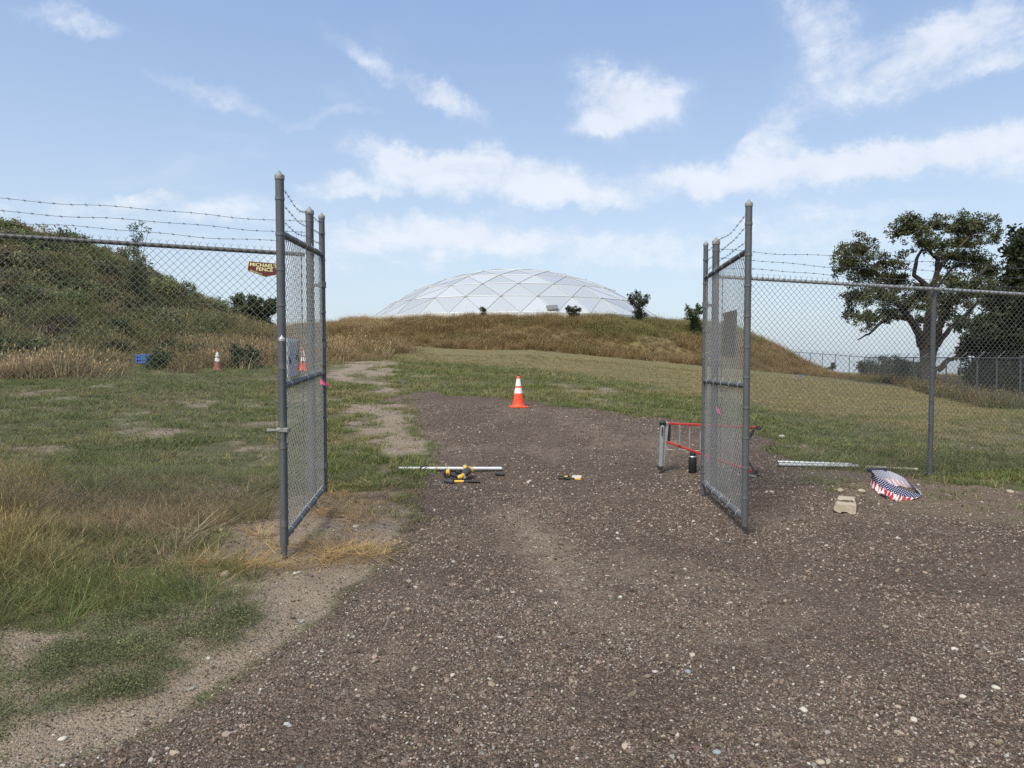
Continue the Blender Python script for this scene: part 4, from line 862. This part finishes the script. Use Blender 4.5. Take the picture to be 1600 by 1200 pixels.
# ------------------------------------------------------------------ single stones
def stone(label, px, py, w_, h_, mat, seed, flat=.5):
    p = hit(px, py); s_ = w_*p.y/F; import bmesh
    bm = bmesh.new(); bmesh.ops.create_icosphere(bm, subdivisions=2, radius=.5); r_ = random.Random(seed)
    for v in bm.verts:
        k = 1+r_.uniform(-.07, .07)+.1*math.sin(v.co.x*7+seed)*math.cos(v.co.y*6); v.co = Vector((v.co.x*s_*k, v.co.y*s_*.75*k, v.co.z*s_*flat*k))
    me = bpy.data.meshes.new('stone'); bm.to_mesh(me); bm.free(); me.polygons.foreach_set('use_smooth', [True]*len(me.polygons)); me.materials.append(mat)
    o = bpy.data.objects.new('stone', me); scene.collection.objects.link(o); o.location = p+Vector((0, 0, s_*flat*.28)); o.rotation_euler.z = r_.uniform(0, 3); return setp(o, label, 'stone', 'loose stones')
ST = [('largest white pebble, alone near the lower right corner', 1556, 1076, 13, 'stone'), ('tan flat stone lowest near the bottom edge', 1282, 1193, 16, 'tanstone'),
      ('long pale stone left of a small white one low on the gravel', 1256, 1111, 15, 'stone'), ('blue grey pebble in the middle right of the gravel', 1075, 1051, 13, 'bluestone'),
      ('round grey stone at the bottom of the drive, right of centre', 1120, 1177, 15, 'bluestone'), ('white rock on the grass edge behind the right fence', 1222, 684, 13, 'stone'),
      ('tan rock in the dirt at the right edge of the view', 1578, 770, 13, 'tanstone'), ('tan rock in the dry grass left of the gate leaf', 352, 900, 20, 'tanstone'),
      ('pale brown stone in the dead grass beside the tall tufts', 345, 830, 13, 'tanstone'), ('white pebble by the drop rod, left of its twin', 461, 897, 9, 'stone'),
      ('white pebble by the drop rod, right of its twin', 467, 895, 8, 'stone'), ('pale pebble on the bare dirt at the bottom left', 98, 1156, 14, 'stone'),
      ('white pebble at the dirt edge below the gate leaf', 325, 1030, 10, 'stone'), ('pale oval stone on the gravel near the right bottom', 1428, 1126, 14, 'stone'),
      ('pinkish stone left of the pale oval stone', 1403, 1106, 12, 'tanstone'), ('elongated pale stone right of the pink one', 1504, 1090, 13, 'stone'),
      ('white angular stone low in the centre of the drive', 707, 1056, 10, 'stone'), ('thin white chip lying beside the straw right of the gate leaf', 556, 823, 14, 'stone'),
      ('brown flat stone on the dirt behind the concrete block', 1313, 768, 13, 'tanstone'), ('small dark clod left of the flat stone', 1206, 770, 10, 'tanstone'), ('dark brown clod right of the flat stone', 1346, 769, 13, 'tanstone')]
for i, (lb, px, py, w_, mt) in enumerate(ST): stone(lb, px, py, w_, w_, M[mt], 50+i, .5 if 'chip' not in lb else .2)

# ------------------------------------------------------------------ traffic cones
def cone(label, p, h, s, m1, m2, tilt=0, marks=False):
    root = thing('traffic_cone', label, 'traffic cone', tuple(p), 'traffic cones'); x, y, z = p; k = h/.71
    r = lambda q: (.135*(1-q)+.028*q)*k
    bo = MB()
    bo.box((x, y, z+.016), (.36*k, .36*k, .03), Matrix.Rotation(R(20), 4, 'Z'), .008); bo.build('base', m1, root)
    MB().lathe([(r(0)+.02, z*0+.03*k), (r(.04), .06*k)]+[(r(q), (.03+.68*q)*k) for q in (.1, .3, .5, .7, .9, 1.0)]+[(r(1)*.8, .715*k)], (x, y, z), 28).build('body', m1, root)
    for a, b in ((.42, .60), (.66, .90)):
        MB().lathe([(r(a), (.03+.68*a)*k), (r(a)+.004, (.03+.68*a)*k+.003), (r(b)+.004, (.03+.68*b)*k-.003), (r(b), (.03+.68*b)*k)], (x, y, z), 28).build('reflective_collar', m2, root)
    MB().lathe([(r(1)*.9, .70*k), (r(1)*1.12, .705*k), (r(1)*1.12, .73*k), (r(1)*.7, .735*k)], (x, y, z), 14).build('tip', M['dark'] if marks else m1, root)
    if marks:
        mb = MB()
        for zc, an0, an1 in ((.20, -125, -88), (.155, -120, -100), (.10, -130, -85), (.24, -80, -68), (.19, -75, -70)):
            pts = [];
            for i in range(9):
                q = i/8; a = R(an0+(an1-an0)*q); zz_ = zc+.010*math.sin(i*2.4+zc*40); rr_ = r((zz_-.03)/.68/k)+.002; pts.append((x+rr_*math.cos(a), y+rr_*math.sin(a), z+zz_))
            mb.tube(pts, .0035, 4)
        mb.build('handwriting', M['toolgrey'], root)
    return root
p = hit(810, 636.5); hh = 49.5*p.y/F
cone('bright orange cone with two white collars standing alone on the gravel', p, hh, 1, M['orange'], M['reflect'], marks=True)
p = hit(340, 579); cone('faded brown cone at the foot of the mound right of the blue crate', p, 32*p.y/F, 1, M['orange_old'], M['reflect_old'])
p = hit(474, 580); cone('orange cone standing far behind the left gate leaf, seen through its mesh', p, 35*p.y/F, 1, M['orange'], M['reflect'])

# ------------------------------------------------------------------ blue crate
p = hit(229, 572); p.z += .10; c = thing('crate', 'blue plastic crate half hidden in weeds at the foot of the mound', 'crate', tuple(p)); w_ = 27*p.y/F
mb = MB(); mb.box(p+Vector((0, 0, .02)), (w_, .36, .02)); mb.build('floor', M['blue'], c)
for dx in (-.5, .5): MB().box(p+Vector((dx*w_, 0, .17)), (.02, .36, .3), None, .004).build('side', M['blue'], c)
for dy in (-.5, .5):
    s_ = MB()
    for zc, hh_ in ((.04, .05), (.17, .05), (.29, .06)): s_.box(p+Vector((0, dy*.36, zc+.01)), (w_, .02, hh_), None, .003)
    for i in range(7): s_.box(p+Vector((-w_/2+w_*(i+.5)/7, dy*.36, .17)), (.03, .022, .25))
    s_.build('side', M['blue'], c)
MB().box(p+Vector((0, 0, .335)), (w_+.04, .40, .03), None, .006).build('rim', M['blue'], c)

# ------------------------------------------------------------------ pipes
def pipe(label, p0, p1, r, mat, name='steel_pipe'):
    p0, p1 = Vector(p0), Vector(p1); d_ = (p1-p0).normalized(); b = (p0+p1)/2
    root = thing(name, label, 'pipe', (b.x, b.y, min(p0.z, p1.z)-r), 'loose pipes on the ground')
    MB().tube([p0, p1], r, 18, caps=False).build('tube', mat, root); rt = d_.to_track_quat('Z', 'Y').to_matrix().to_4x4()
    for e, s_ in ((p0, 1), (p1, -1)):
        MB().lathe([(r, 0), (r, .004), (r*.86, .004), (r*.86, 0)], e-d_*.002*s_, 18, rt).build('cut_end', M['galv'], root); MB().tube([e+d_*.02*s_, e+d_*.025*s_], r*.85, 14).build('bore', M['black'], root)
    return root
def on(px, py, h=0.0): q = hit(px, py); return q+Vector((0, 0, h))
a, b = on(623, 737, .032), on(784, 736, .032); a.z = b.z = max(a.z, b.z)
pipe('bright steel pipe lying across the drive behind the yellow tools', a, b, .026, M['galv_light'])
a, b = on(1215, 725, .03), on(1330, 729, .03); pipe('upper of two grey pipes lying side by side behind the right fence', a, b, .021, M['alu'])
a, b = on(1216, 729, .028), on(1341, 732, .028); pipe('lower of two grey pipes lying side by side behind the right fence', a, b, .024, M['galv_light'])
a, b = on(1352, 733, .03), on(1434, 737, .03); pipe('pale weathered pipe half sunk in grass behind the striped bunting', a, b, .018, M['stone'])
a = on(827, 755, .02); rt = Matrix.Rotation(R(60), 4, 'Z')
MB().tube([a+rt@Vector((-.03, 0, 0)), a+rt@Vector((.03, 0, 0))], .02, 14).build_thing('pipe_offcut', M['stone'], 'short white pipe offcut on the gravel right of the tools', 'pipe offcut')
a = on(781, 743, .022)
MB().tube([a+Vector((-.06, .01, 0)), a+Vector((-.03, .0, .004)), a+Vector((.03, -.01, .0)), a+Vector((.065, -.012, -.004))], [.014, .026, .024, .02], 12).build_thing('rubber_grip', M['dark'], 'dark stubby sleeve lying below the end of the long pipe', 'sleeve')
# dark strap over the long pipe
a = on(660, 737, .058); MB().tube([a+Vector((-.05, -.06, -.05)), a+Vector((-.02, -.02, .0)), a+Vector((.02, .02, .012)), a+Vector((.07, .05, .02))], [.008, .012, .01, .003], 8).build_thing('plastic_tie', M['dark'], 'dark bent tie lying over the long bright pipe', 'tie')

# ------------------------------------------------------------------ hammer and cordless saw
ax = Vector((1, .0, 0)); o = on(700, 756, .0)
ham = thing('hammer', 'hammer with yellow and black handle lying in front of the cordless saw', 'hammer', tuple(o)); S_ = 1/126.0
h0 = o+Vector((.02, 0, .03)); mb = MB(); dh = Vector((.9, -.45, -.05)).normalized()
mb.tube([h0-dh*.075, h0-dh*.035, h0-dh*.03, h0+dh*.01, h0+dh*.055], [.02, .02, .028, .03, .032], 12); mb.build('head', M['toolgrey'], ham)
e1 = h0+Vector((.17, 0, .0)); e2 = h0+Vector((.37, .01, -.005))
MB().tube([h0+Vector((.02, 0, 0)), e1], [.016, .014], 12).build('shaft', M['yellow'], ham); MB().tube([e1, e1.lerp(e2, .2), e1.lerp(e2, .8), e2], [.015, .019, .018, .021], 12).build('grip', M['black'], ham)
o = on(718, 748); saw = thing('cordless_saw', 'yellow and black cordless power tool lying on the gravel beside the pipe', 'power tool', tuple(o)); T = lambda px, py, h=.05, dd=0: on(px, py)+Vector((0, dd, h))
bt = at(698.5, 741, 8.75); MB().box(bt, (.085, .10, .075), Matrix.Rotation(R(8), 4, 'Z'), .012).build('battery', M['black'], saw)
MB().box(bt+Vector((.012, -.022, .018)), (.045, .075, .072), Matrix.Rotation(R(8), 4, 'Z'), .01).build('battery_plate', M['yellow'], saw)
MB().box(bt+Vector((.012, -.063, -.004)), (.030, .006, .05), None, .002).build('slot', M['dark'], saw)
MB().tube([bt+Vector((.0, -.01, .04)), bt+Vector((.03, 0, .062))], [.018, .012], 8).build('release_clip', M['yellow'], saw)
q0 = bt+Vector((.05, 0, 0)); q1 = at(713, 744, 8.75); q2 = at(719, 746.5, 8.75); MB().tube([q0, q0.lerp(q1, .5), q1, q2], [.026, .03, .026, .024], 12).build('handle', M['dark'], saw)
MB().tube([at(712, 739, 8.8), at(716, 738, 8.82), at(722, 740, 8.82)], [.018, .018, .02], 10).build('trigger_guard', M['black'], saw)
g0 = at(718, 746, 8.72); g1 = at(724, 742.5, 8.78); g2 = at(728, 738, 8.84); MB().tube([g0-Vector((.02, 0, .0)), g0+Vector((.01, 0, .005)), g1], [.02, .028, .026], 12).build('gear_case', M['yellow'], saw)
MB().tube([g1+Vector((-.01, -.02, -.02)), g1+Vector((.02, -.01, -.035))], [.028, .026], 12).build('chuck', M['alu'], saw)
MB().tube([g1, g2, at(731, 735.5, 8.9)], [.034, .048, .05], 14).build('motor_housing', M['toolgrey'], saw)
MB().tube([at(729.5, 736, 8.9), at(733, 734.8, 8.95), at(738, 734.2, 8.97), at(739.5, 734.0, 8.97)], [.05, .045, .034, .030], 14).build('nose', M['yellow'], saw)
MB().tube([at(729, 733, 8.92), at(726, 729, 8.96), at(724, 728, 8.96)], [.026, .022, .018], 10).build('side_lever', M['yellow'], saw)
# small clamp with beige block
o = on(893, 749); cl = thing('tape_measure', 'small black clip tool with a flat beige block, right of the pipe offcut', 'tool', tuple(o)); mb = MB()
pts = [o+Vector((-.10+.07*math.cos(q*.7), .0+.035*math.sin(q*.7), .025)) for q in range(9)]; mb.tube(pts, .013, 8); mb.tube([o+Vector((-.10, -.03, .02)), o+Vector((.03, -.045, .02))], .012, 8); mb.build('clip', M['black'], cl)
MB().box(o+Vector((.065, .0, .024)), (.12, .085, .036), Matrix.Rotation(R(-14), 4, 'Z')@Matrix.Rotation(R(10), 4, 'X'), .006).build('block', M['stone'], cl)
MB().box(o+Vector((.06, -.047, .012)), (.105, .006, .012), Matrix.Rotation(R(-14), 4, 'Z')).build('edge_strip', M['yellow'], cl)
MB().tube([o+Vector((-.09, 0, .03)), o+Vector((-.05, .0, .035))], .012, 8).build('jaw', M['yellow'], cl)

# ------------------------------------------------------------------ red work stand lying on its side
dl_, dr_ = 9.3, 8.85; o = Vector((at(1100, 700, 9.1).x, 9.1, gz(at(1100, 700, 9.1).x, 9.1)))
ws = thing('folding_stand', 'red and grey folding work stand lying on its side behind the right gate leaf', 'work stand', tuple(o))
def bar(p0, p1, w_, t_, mat, nm, parent=ws):
    p0, p1 = Vector(p0), Vector(p1); d_ = p1-p0; rt = d_.to_track_quat('Z', 'Y').to_matrix().to_4x4(); return MB().box((p0+p1)/2, (w_, t_, d_.length), rt, min(w_, t_)*.2).build(nm, mat, parent)
top_l, bot_l = at(1035, 657, dl_), at(1031, 733, dl_)
leg = bar(at(1034.5, 664, dl_), at(1031.5, 729, dl_), .098, .05, M['alu'], 'leg'); bar(top_l-Vector((0, .03, 0)), at(1034.6, 666, dl_), .08, .06, M['dark'], 'cap', leg)
bar(at(1034.2, 667, dl_-.034), at(1033.4, 680, dl_-.034), .094, .008, M['black'], 'label_plate', leg); bar(at(1031.8, 726, dl_), at(1031, 733.5, dl_), .085, .065, M['dark'], 'foot', leg)
for i in range(5): bar(at(1029.5, 708+i*4.2, dl_-.031), at(1036, 708+i*4.2, dl_-.031), .012, .006, M['black'], 'slot', leg)
bar(at(1042.5, 659, dl_), at(1035, 728, dl_), .018, .05, M['alu'], 'side_rail'); bar(at(1040, 662, dl_), at(1047, 662, dl_), .03, .04, M['alu'], 'hinge')
bar(at(1043, 661.5, dl_), at(1182, 668, dr_), .032, .03, M['red'], 'upper_rail'); bar(at(1041, 690, dl_), at(1176, 737, dr_), .032, .03, M['red'], 'lower_rail')
bar(at(1046, 664, dl_+.02), at(1045, 689, dl_+.02), .05, .03, M['black'], 'bracket')
for a, b, c_ in ((1062, 664, 693), (1077.5, 664, 699), (1094, 665, 704), (1111, 666, 710), (1128, 666, 716), (1145, 667, 722)): bar(at(a, b, dl_-.1), at(a-.5, c_+2, dl_-.1), .045, .012, M['alu'], 'rung')
bar(at(1182, 668, dr_), at(1189, 669, dr_), .05, .05, M['dark'], 'foot'); bar(at(1176, 736, dr_), at(1185, 737, dr_), .06, .06, M['dark'], 'foot')
bar(at(1178, 671, dr_), at(1166, 692, dr_), .045, .02, M['black'], 'brace'); bar(at(1166, 692, dr_), at(1169, 722, dr_+.1), .03, .02, M['alu'], 'brace'); bar(at(1169, 722, dr_), at(1180, 736, dr_), .02, .02, M['dark'], 'brace')
bar(at(1040, 702, dl_), at(1092, 704, dl_), .008, .008, M['stone'], 'spreader')
bar(at(1160, 741, dr_-.1), at(1182, 745, dr_-.1), .02, .02, M['alu'], 'spreader')

# water bottle
o = on(1082, 738.5); wb = thing('water_bottle', 'black insulated water bottle standing on the gravel by the right gate leaf', 'bottle', tuple(o)); r_ = 6.2*o.y/F; hb_ = 33.5*o.y/F
MB().lathe([(r_*.9, 0), (r_, .008), (r_, hb_*.70), (r_*.94, hb_*.755)], o, 24).build('body', M['black'], wb); MB().lathe([(r_*.95, hb_*.755), (r_*.80, hb_*.785), (r_*.78, hb_*.80)], o, 24).build('steel_neck', M['alu'], wb)
MB().lathe([(r_*.76, hb_*.80), (r_*.78, hb_*.81), (r_*.72, hb_*.90), (r_*.6, hb_*.915)], o, 24).build('lid', M['black'], wb)
MB().tube([o+Vector((-r_*.6, 0, hb_*.86)), o+Vector((-r_*.55, 0, hb_*.98)), o+Vector((r_*.55, 0, hb_*.98)), o+Vector((r_*.6, 0, hb_*.86))], .010, 8).build('carry_loop', M['black'], wb)

# ------------------------------------------------------------------ concrete block
o = on(1320, 803); wdt = .205; dp = .50; ht = .085; bk = thing('concrete_block', 'tan concrete paver with a notched front edge and dirt on top', 'paver', tuple(o)); rz = Matrix.Rotation(R(-23), 4, 'Z')
prof = [(-.10, .03), (-.10, .052), (-.075, .085), (.10, .085), (.10, .012), (.09, 0), (.045, .0), (.02, .018), (-.02, .018), (-.045, .004), (-.075, .012)]
pv = []
nP = len(prof)
for yy, sc_ in ((0, .97), (.008, 1), (dp-.01, .82), (dp, .79)):
    for (a, b) in prof: pv.append(o+rz@Vector((a*sc_+.02*yy/dp, yy, b*(1 if sc_ > .96 else .95)+.002)))
fc = [tuple(range(nP)), tuple(range(4*nP-1, 3*nP-1, -1))]
for k in range(3):
    for i in range(nP): fc.append((k*nP+i, k*nP+nP+i, k*nP+nP+(i+1) % nP, k*nP+(i+1) % nP))
MB().addv(pv, fc, False).build('block', M['concrete'], bk)
import bmesh
def clods(nm, pts, size, mat, parent):
    mb = MB(); r_ = random.Random(5)
    for p_ in pts:
        s_ = size*r_.uniform(.5, 1.3); vs = []; n = 7
        for zf, rf_ in ((0, 1), (.5, .85), (.9, .35)):
            for k in range(n): q = 6.283*k/n; rr_ = s_*rf_*r_.uniform(.8, 1.2); vs.append(Vector(p_)+Vector((rr_*math.cos(q), rr_*math.sin(q), zf*s_*.9)))
        fs = [(i*n+k, i*n+(k+1) % n, (i+1)*n+(k+1) % n, (i+1)*n+k) for i in range(2) for k in range(n)]+[tuple(2*n+k for k in range(n))]; mb.addv(vs, fs, False)
    return mb.build(nm, mat, parent)
M['soil'] = simple('dark_soil', (.085, .062, .044), .95, 0, .35, 60, .6)
rr2 = random.Random(3)
setp(clods('dirt', [o+rz@Vector((-.07+.16*rr2.random(), .13+.09*rr2.random()+.03, .083)) for _ in range(60)], .011, M['soil'], bk), kind='stuff')
# dirt clods round the right line post
q = RH+FD
pts = [Vector((q.x+rr2.gauss(0, .22), q.y+.02+rr2.gauss(0, .15), 0)) for _ in range(150)]; pts = [Vector((p_.x, p_.y, gz(p_.x, p_.y)-.004)) for p_ in pts]
oo = clods('soil_clods', pts, .026, M['soil'], None); setp(oo, 'loose dark soil clods round the foot of the right line post', kind='stuff')

# ------------------------------------------------------------------ stars and stripes bunting, crumpled
m, t = new_mat('bunting_cloth'); M['bunting'] = m
uv = t.n('ShaderNodeUVMap', uv_map='UVMap').outputs[0]; s_ = t.n('ShaderNodeSeparateXYZ', {0: uv}); U, V_ = s_.outputs[0], s_.outputs[1]
wv = t.m('ADD', U, t.m('MULTIPLY', t.noise(uv, 5, 3), .03)); stripe = t.m('GREATER_THAN', t.m('FRACT', t.m('MULTIPLY', t.m('ADD', wv, t.m('MULTIPLY', V_, .10)), 13.0)), .46)
c1 = t.mix(stripe, (.70, .66, .64), (.40, .018, .035))
rowi = t.m('FLOOR', t.m('MULTIPLY', V_, 11.0)); uu = t.m('ADD', t.m('MULTIPLY', U, 24.0), t.m('MULTIPLY', rowi, .5))
fx = t.m('SUBTRACT', t.m('FRACT', uu), .5); fy = t.m('SUBTRACT', t.m('FRACT', t.m('MULTIPLY', V_, 11.0)), .5)
dot = t.m('LESS_THAN', t.m('ADD', t.m('MULTIPLY', fx, fx), t.m('MULTIPLY', fy, fy)), .04)
c2 = t.mix(dot, (.012, .014, .06), (.78, .78, .82)); isn = t.m('GREATER_THAN', V_, .47); c = t.mix(isn, c1, c2)
b_ = finish(t, c, .75, 0, t.noise(uv, 40, 3), .15, .004, .2)
M['bunting_in'] = m.copy(); M['bunting_in'].name = 'bunting_cloth_lining'; t2 = M['bunting_in'].node_tree; pb = [n_ for n_ in t2.nodes if n_.type == 'BSDF_PRINCIPLED'][0]
mx_ = t2.nodes.new('ShaderNodeMix'); mx_.data_type = 'RGBA'; mx_.inputs[0].default_value = .68; mx_.inputs[7].default_value = (.34, .34, .39, 1); src = pb.inputs['Base Color'].links[0].from_socket; t2.links.new(src, mx_.inputs[6]); t2.links.new(mx_.outputs[2], pb.inputs['Base Color'])
def curve_pts(L_, n):
    P_ = [Vector(p_) for p_ in L_]; out = []
    for i in range(n+1):
        f = i/n*(len(P_)-1); k = min(int(f), len(P_)-2); u1 = f-k; p0, p1, p2, p3 = P_[max(k-1, 0)], P_[k], P_[k+1], P_[min(k+2, len(P_)-1)]
        out.append(.5*((2*p1)+(p2-p0)*u1+(2*p0-5*p1+4*p2-p3)*u1**2+(3*p1-p0-3*p2+p3)*u1**3))
    return out
NU, NV = 90, 12
fr_ = curve_pts([at(1361,736,8.10), at(1376,748,8.02), at(1396,758,7.82), at(1416,766,7.66), at(1439,773,7.60)], NU)
bo_ = curve_pts([on(1357,756,.004), on(1369,769,.004), on(1386,779,.004), on(1403,784,.004), on(1427,781,.004)], NU)
br_ = curve_pts([at(1362,735,8.14), at(1385,735,8.36), at(1406,743,8.28), at(1424,756,8.05), at(1439,773,7.63)], NU)
bi_ = [Vector((p_.x+.02, p_.y-.16*math.sin(math.pi*i_/NU), gz(p_.x, p_.y)+.006)) for i_, p_ in enumerate(br_)]
cB = (fr_[45]+br_[45])/2; ux = (fr_[-1]-fr_[0]).normalized()
bn = thing('bunting', 'crumpled stars and stripes bunting lying against the foot of the right fence', 'bunting', (cB.x, cB.y, gz(cB.x, cB.y)))
def sheet(nm, topc, botc, mt, amp, flip, vtop=1.0):
    vs = []; uv_ = []
    for j in range(NV+1):
        v = j/NV
        for i in range(NU+1):
            u1 = i/NU; p_ = botc[i].lerp(topc[i], v); e_ = max(0, math.sin(math.pi*u1))**.5; pl_ = (math.sin(u1*75+3*math.sin(u1*5))*.010+math.sin(u1*31+v*3)*.008)*(1.25-v)**2*amp
            p_ = p_+Vector((.25, -1, .0))*pl_*e_+Vector((0, -.035*math.sin(math.pi*v)*amp, .008*math.sin(u1*40)*(1-v)*amp)); vs.append(p_); uv_.append((u1, v*vtop))
    W_ = NU+1; fs = [(j*W_+i, j*W_+i+1, (j+1)*W_+i+1, (j+1)*W_+i) for j in range(NV) for i in range(NU)]
    ob = MB().addv(vs, fs, True).build(nm, mt, bn); ul = ob.data.uv_layers.new(name='UVMap')
    for lp_ in ob.data.loops: ul.data[lp_.index].uv = uv_[lp_.vertex_index]
sheet('front_cloth', fr_, bo_, M['bunting'], 1.0, False); sheet('back_cloth', br_, bi_, M['bunting_in'], .6, True)
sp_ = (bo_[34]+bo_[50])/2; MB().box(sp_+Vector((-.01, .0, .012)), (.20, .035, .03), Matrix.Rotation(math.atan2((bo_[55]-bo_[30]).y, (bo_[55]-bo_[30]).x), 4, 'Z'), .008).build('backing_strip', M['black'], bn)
MB().box(at(1370, 734, 8.35), (.22, .05, .03), Matrix.Rotation(R(-3), 4, 'Y'), .006).build('header_tape', simple('navy_tape', (.012, .014, .04), .7, 0, .1, 20, .05), bn)

# ------------------------------------------------------------------ signs and tape
def text_mesh(txt, size, mat, parent, origin, ex, ez, off=.0, name='lettering', sx=1.0, align='CENTER'):
    cu = bpy.data.curves.new(txt, 'FONT'); cu.body = txt; cu.size = size; cu.offset = off; cu.extrude = .0006; cu.align_x = align
    o_ = bpy.data.objects.new(name+'_curve', cu); scene.collection.objects.link(o_); dg = bpy.context.evaluated_depsgraph_get(); me = bpy.data.meshes.new_from_object(o_.evaluated_get(dg)); bpy.data.objects.remove(o_)
    ey = ez.cross(ex)*-1; off_ = wloc(parent)
    for v in me.vertices: p_ = origin+ex*v.co.x*sx+ez*v.co.y+ey*(-v.co.z); v.co = p_-off_
    me.materials.clear(); me.materials.append(mat); o_ = bpy.data.objects.new(name, me); scene.collection.objects.link(o_); o_.parent = parent; return o_
u_ = FD.normalized(); t0 = .105; c0 = LH-FD*t0*1.0; ctr = at(415.5, 411, 7.02); ex = (u_+Vector((0, 0, -.055))).normalized(); fwd = Vector((u_.y, -u_.x, 0)); ez = Vector((0, 0, 1)); ez = (ez-ex*ez.dot(ex)).normalized()
ctr = Vector((ctr.x, ctr.y, ctr.z)); sg = thing('fence_sign', 'maroon pointed sign with cream lettering hung on the left fence', 'sign', tuple(ctr)); W2 = 26.8*7.02/F
sh_ = [(-W2*.93, .004), (W2*.93, .004), (W2, -.083), (0, -.135), (-W2, -.083)]
def plate(shp, mat, nm, par, o_, ex, ez, fw, th=.002, f0=0.0):
    vs = [o_+ex*a+ez*b+fw*(f0+th) for a, b in shp]+[o_+ex*a+ez*b+fw*f0 for a, b in shp]; n = len(shp)
    return MB().addv(vs, [tuple(range(n)), tuple(range(2*n-1, n-1, -1))]+[(i, i+n, (i+1) % n+n, (i+1) % n) for i in range(n)], False).build(nm, mat, par)
plate([(a*1.03, b*1.03) for a, b in sh_], M['cream'], 'border', sg, ctr, ex, ez, fwd); plate([(a*.985, b*.985-.001) for a, b in sh_], M['maroon'], 'panel', sg, ctr, ex, ez, fwd, .002, .0025)
tf = ctr+fwd*.006
text_mesh("MICHAEL'S", .046, M['cream'], sg, tf+ez*-.040+ex*(-W2*.88), ex, ez, .0011, sx=1.17, align='LEFT'); text_mesh('FENCE', .046, M['cream'], sg, tf+ez*-.080+ex*-.0885, ex, ez, .0011, sx=1.15, align='LEFT')
ang = math.atan2(-.052, W2); e2 = (ex*math.cos(ang)+ez*math.sin(ang)).normalized(); z2 = (ez*math.cos(ang)-ex*math.sin(ang)).normalized(); text_mesh('SIOUX FALLS, S.D.', .015, M['cream'], sg, tf+ex*(-W2*.52)+ez*-.103, e2, z2, .0003)
# panels wired to the gate leaves
def gate_panel(label, a, b, z0, z1, mat, side, holes):
    a, b = Vector(a), Vector(b); ex = (b-a); ex.z = 0; L = ex.length; ex.normalize(); fw = Vector((ex.y, -ex.x, 0))*side; c_ = (a+b)/2; c_.z = z0
    root = thing('sign_panel', label, 'sign', tuple(c_), 'panels wired to the gate leaves')
    plate([(-L/2, 0), (L/2, 0), (L/2, z1-z0), (-L/2, z1-z0)], mat, 'plate', root, c_+fw*.014, ex, Vector((0, 0, 1)), fw, .003)
    for hx, hz in holes:
        mb = MB().lathe([(.0, 0), (.022, .0), (.022, .006), (.0, .006)], c_+ex*hx*L+Vector((0, 0, hz*(z1-z0)))+fw*.010, 10, Matrix.Rotation(math.atan2(fw.y, fw.x), 4, 'Z')@Matrix.Rotation(R(90), 4, 'Y')); mb.build('dark_spot', M['black'], root)  # black disc put in for each dark hole of the panel
    return root
def on_leaf(n0, u, dy): q = n0+u*dy; return q
gate_panel('pale square panel wired to the mesh of the left gate leaf', ln0+lu*.24, ln0+lu*.62, zz(460,588,5.8), zz(460,529,5.8), M['sign_lit'], -1, ((-.3, .45), (.38, .5), (-.25, .38)))
gate_panel('dark square panel wired to the mesh of the right gate leaf', rn0+ru*.42, rn0+ru*.95, zz(1137,558,6.8), zz(1137,486,6.8), M['sign_shaded'], 1, ((-.33, .42), (.33, .42)))
def ribbon(label, pts, w_, mat, group):
    vs = []; 
    for i, p_ in enumerate(pts):
        p_ = Vector(p_); k = w_*(.6+.4*math.sin(i*1.3+.6)); vs += [p_+Vector((0, .004*math.sin(i*2), k/2)), p_-Vector((0, .006*math.cos(i*3), k/2))]
    n = len(pts); fs = [(2*i, 2*i+1, 2*i+3, 2*i+2) for i in range(n-1)]; vs2 = [v+Vector((0, .0012, 0)) for v in vs]; m2 = 2*n
    fs2 = [tuple(reversed([q+m2 for q in f])) for f in fs]; return MB().addv(vs+vs2, fs+fs2, False).build_thing('flagging_tape', mat, label, 'flagging tape', group)
ribbon('pink tape tied to the far stile of the left gate leaf', [at(500, 596, 7.08), at(504, 597, 7.05), at(509, 600, 7.04), at(514, 602, 7.05), at(518, 603.5, 7.06)], .055, M['pink'], 'flagging tape strips')
ribbon('small pink scrap caught in the mesh of the right gate leaf', [at(1119, 638, 7.3), at(1122, 642, 7.3), at(1125, 645, 7.28), at(1127.5, 650, 7.28)], .05, M['pink'], 'flagging tape strips')
ribbon('red tape knot tied on the distant fence near the line post', [at(1438, 609, 44), at(1441, 606, 44), at(1444, 603, 44), at(1446, 607, 44), at(1449, 609, 44)], .22, M['redtape'], 'flagging tape strips')
p = hit(1250, 592); MB().box(p+Vector((0, 0, .12)), (.03, .03, .24)).box(p+Vector((.06, 0, .22)), (.14, .012, .10)).build_thing('marker_flag', M['blue'], 'tiny blue marker flag standing in the mown field', 'marker flag')
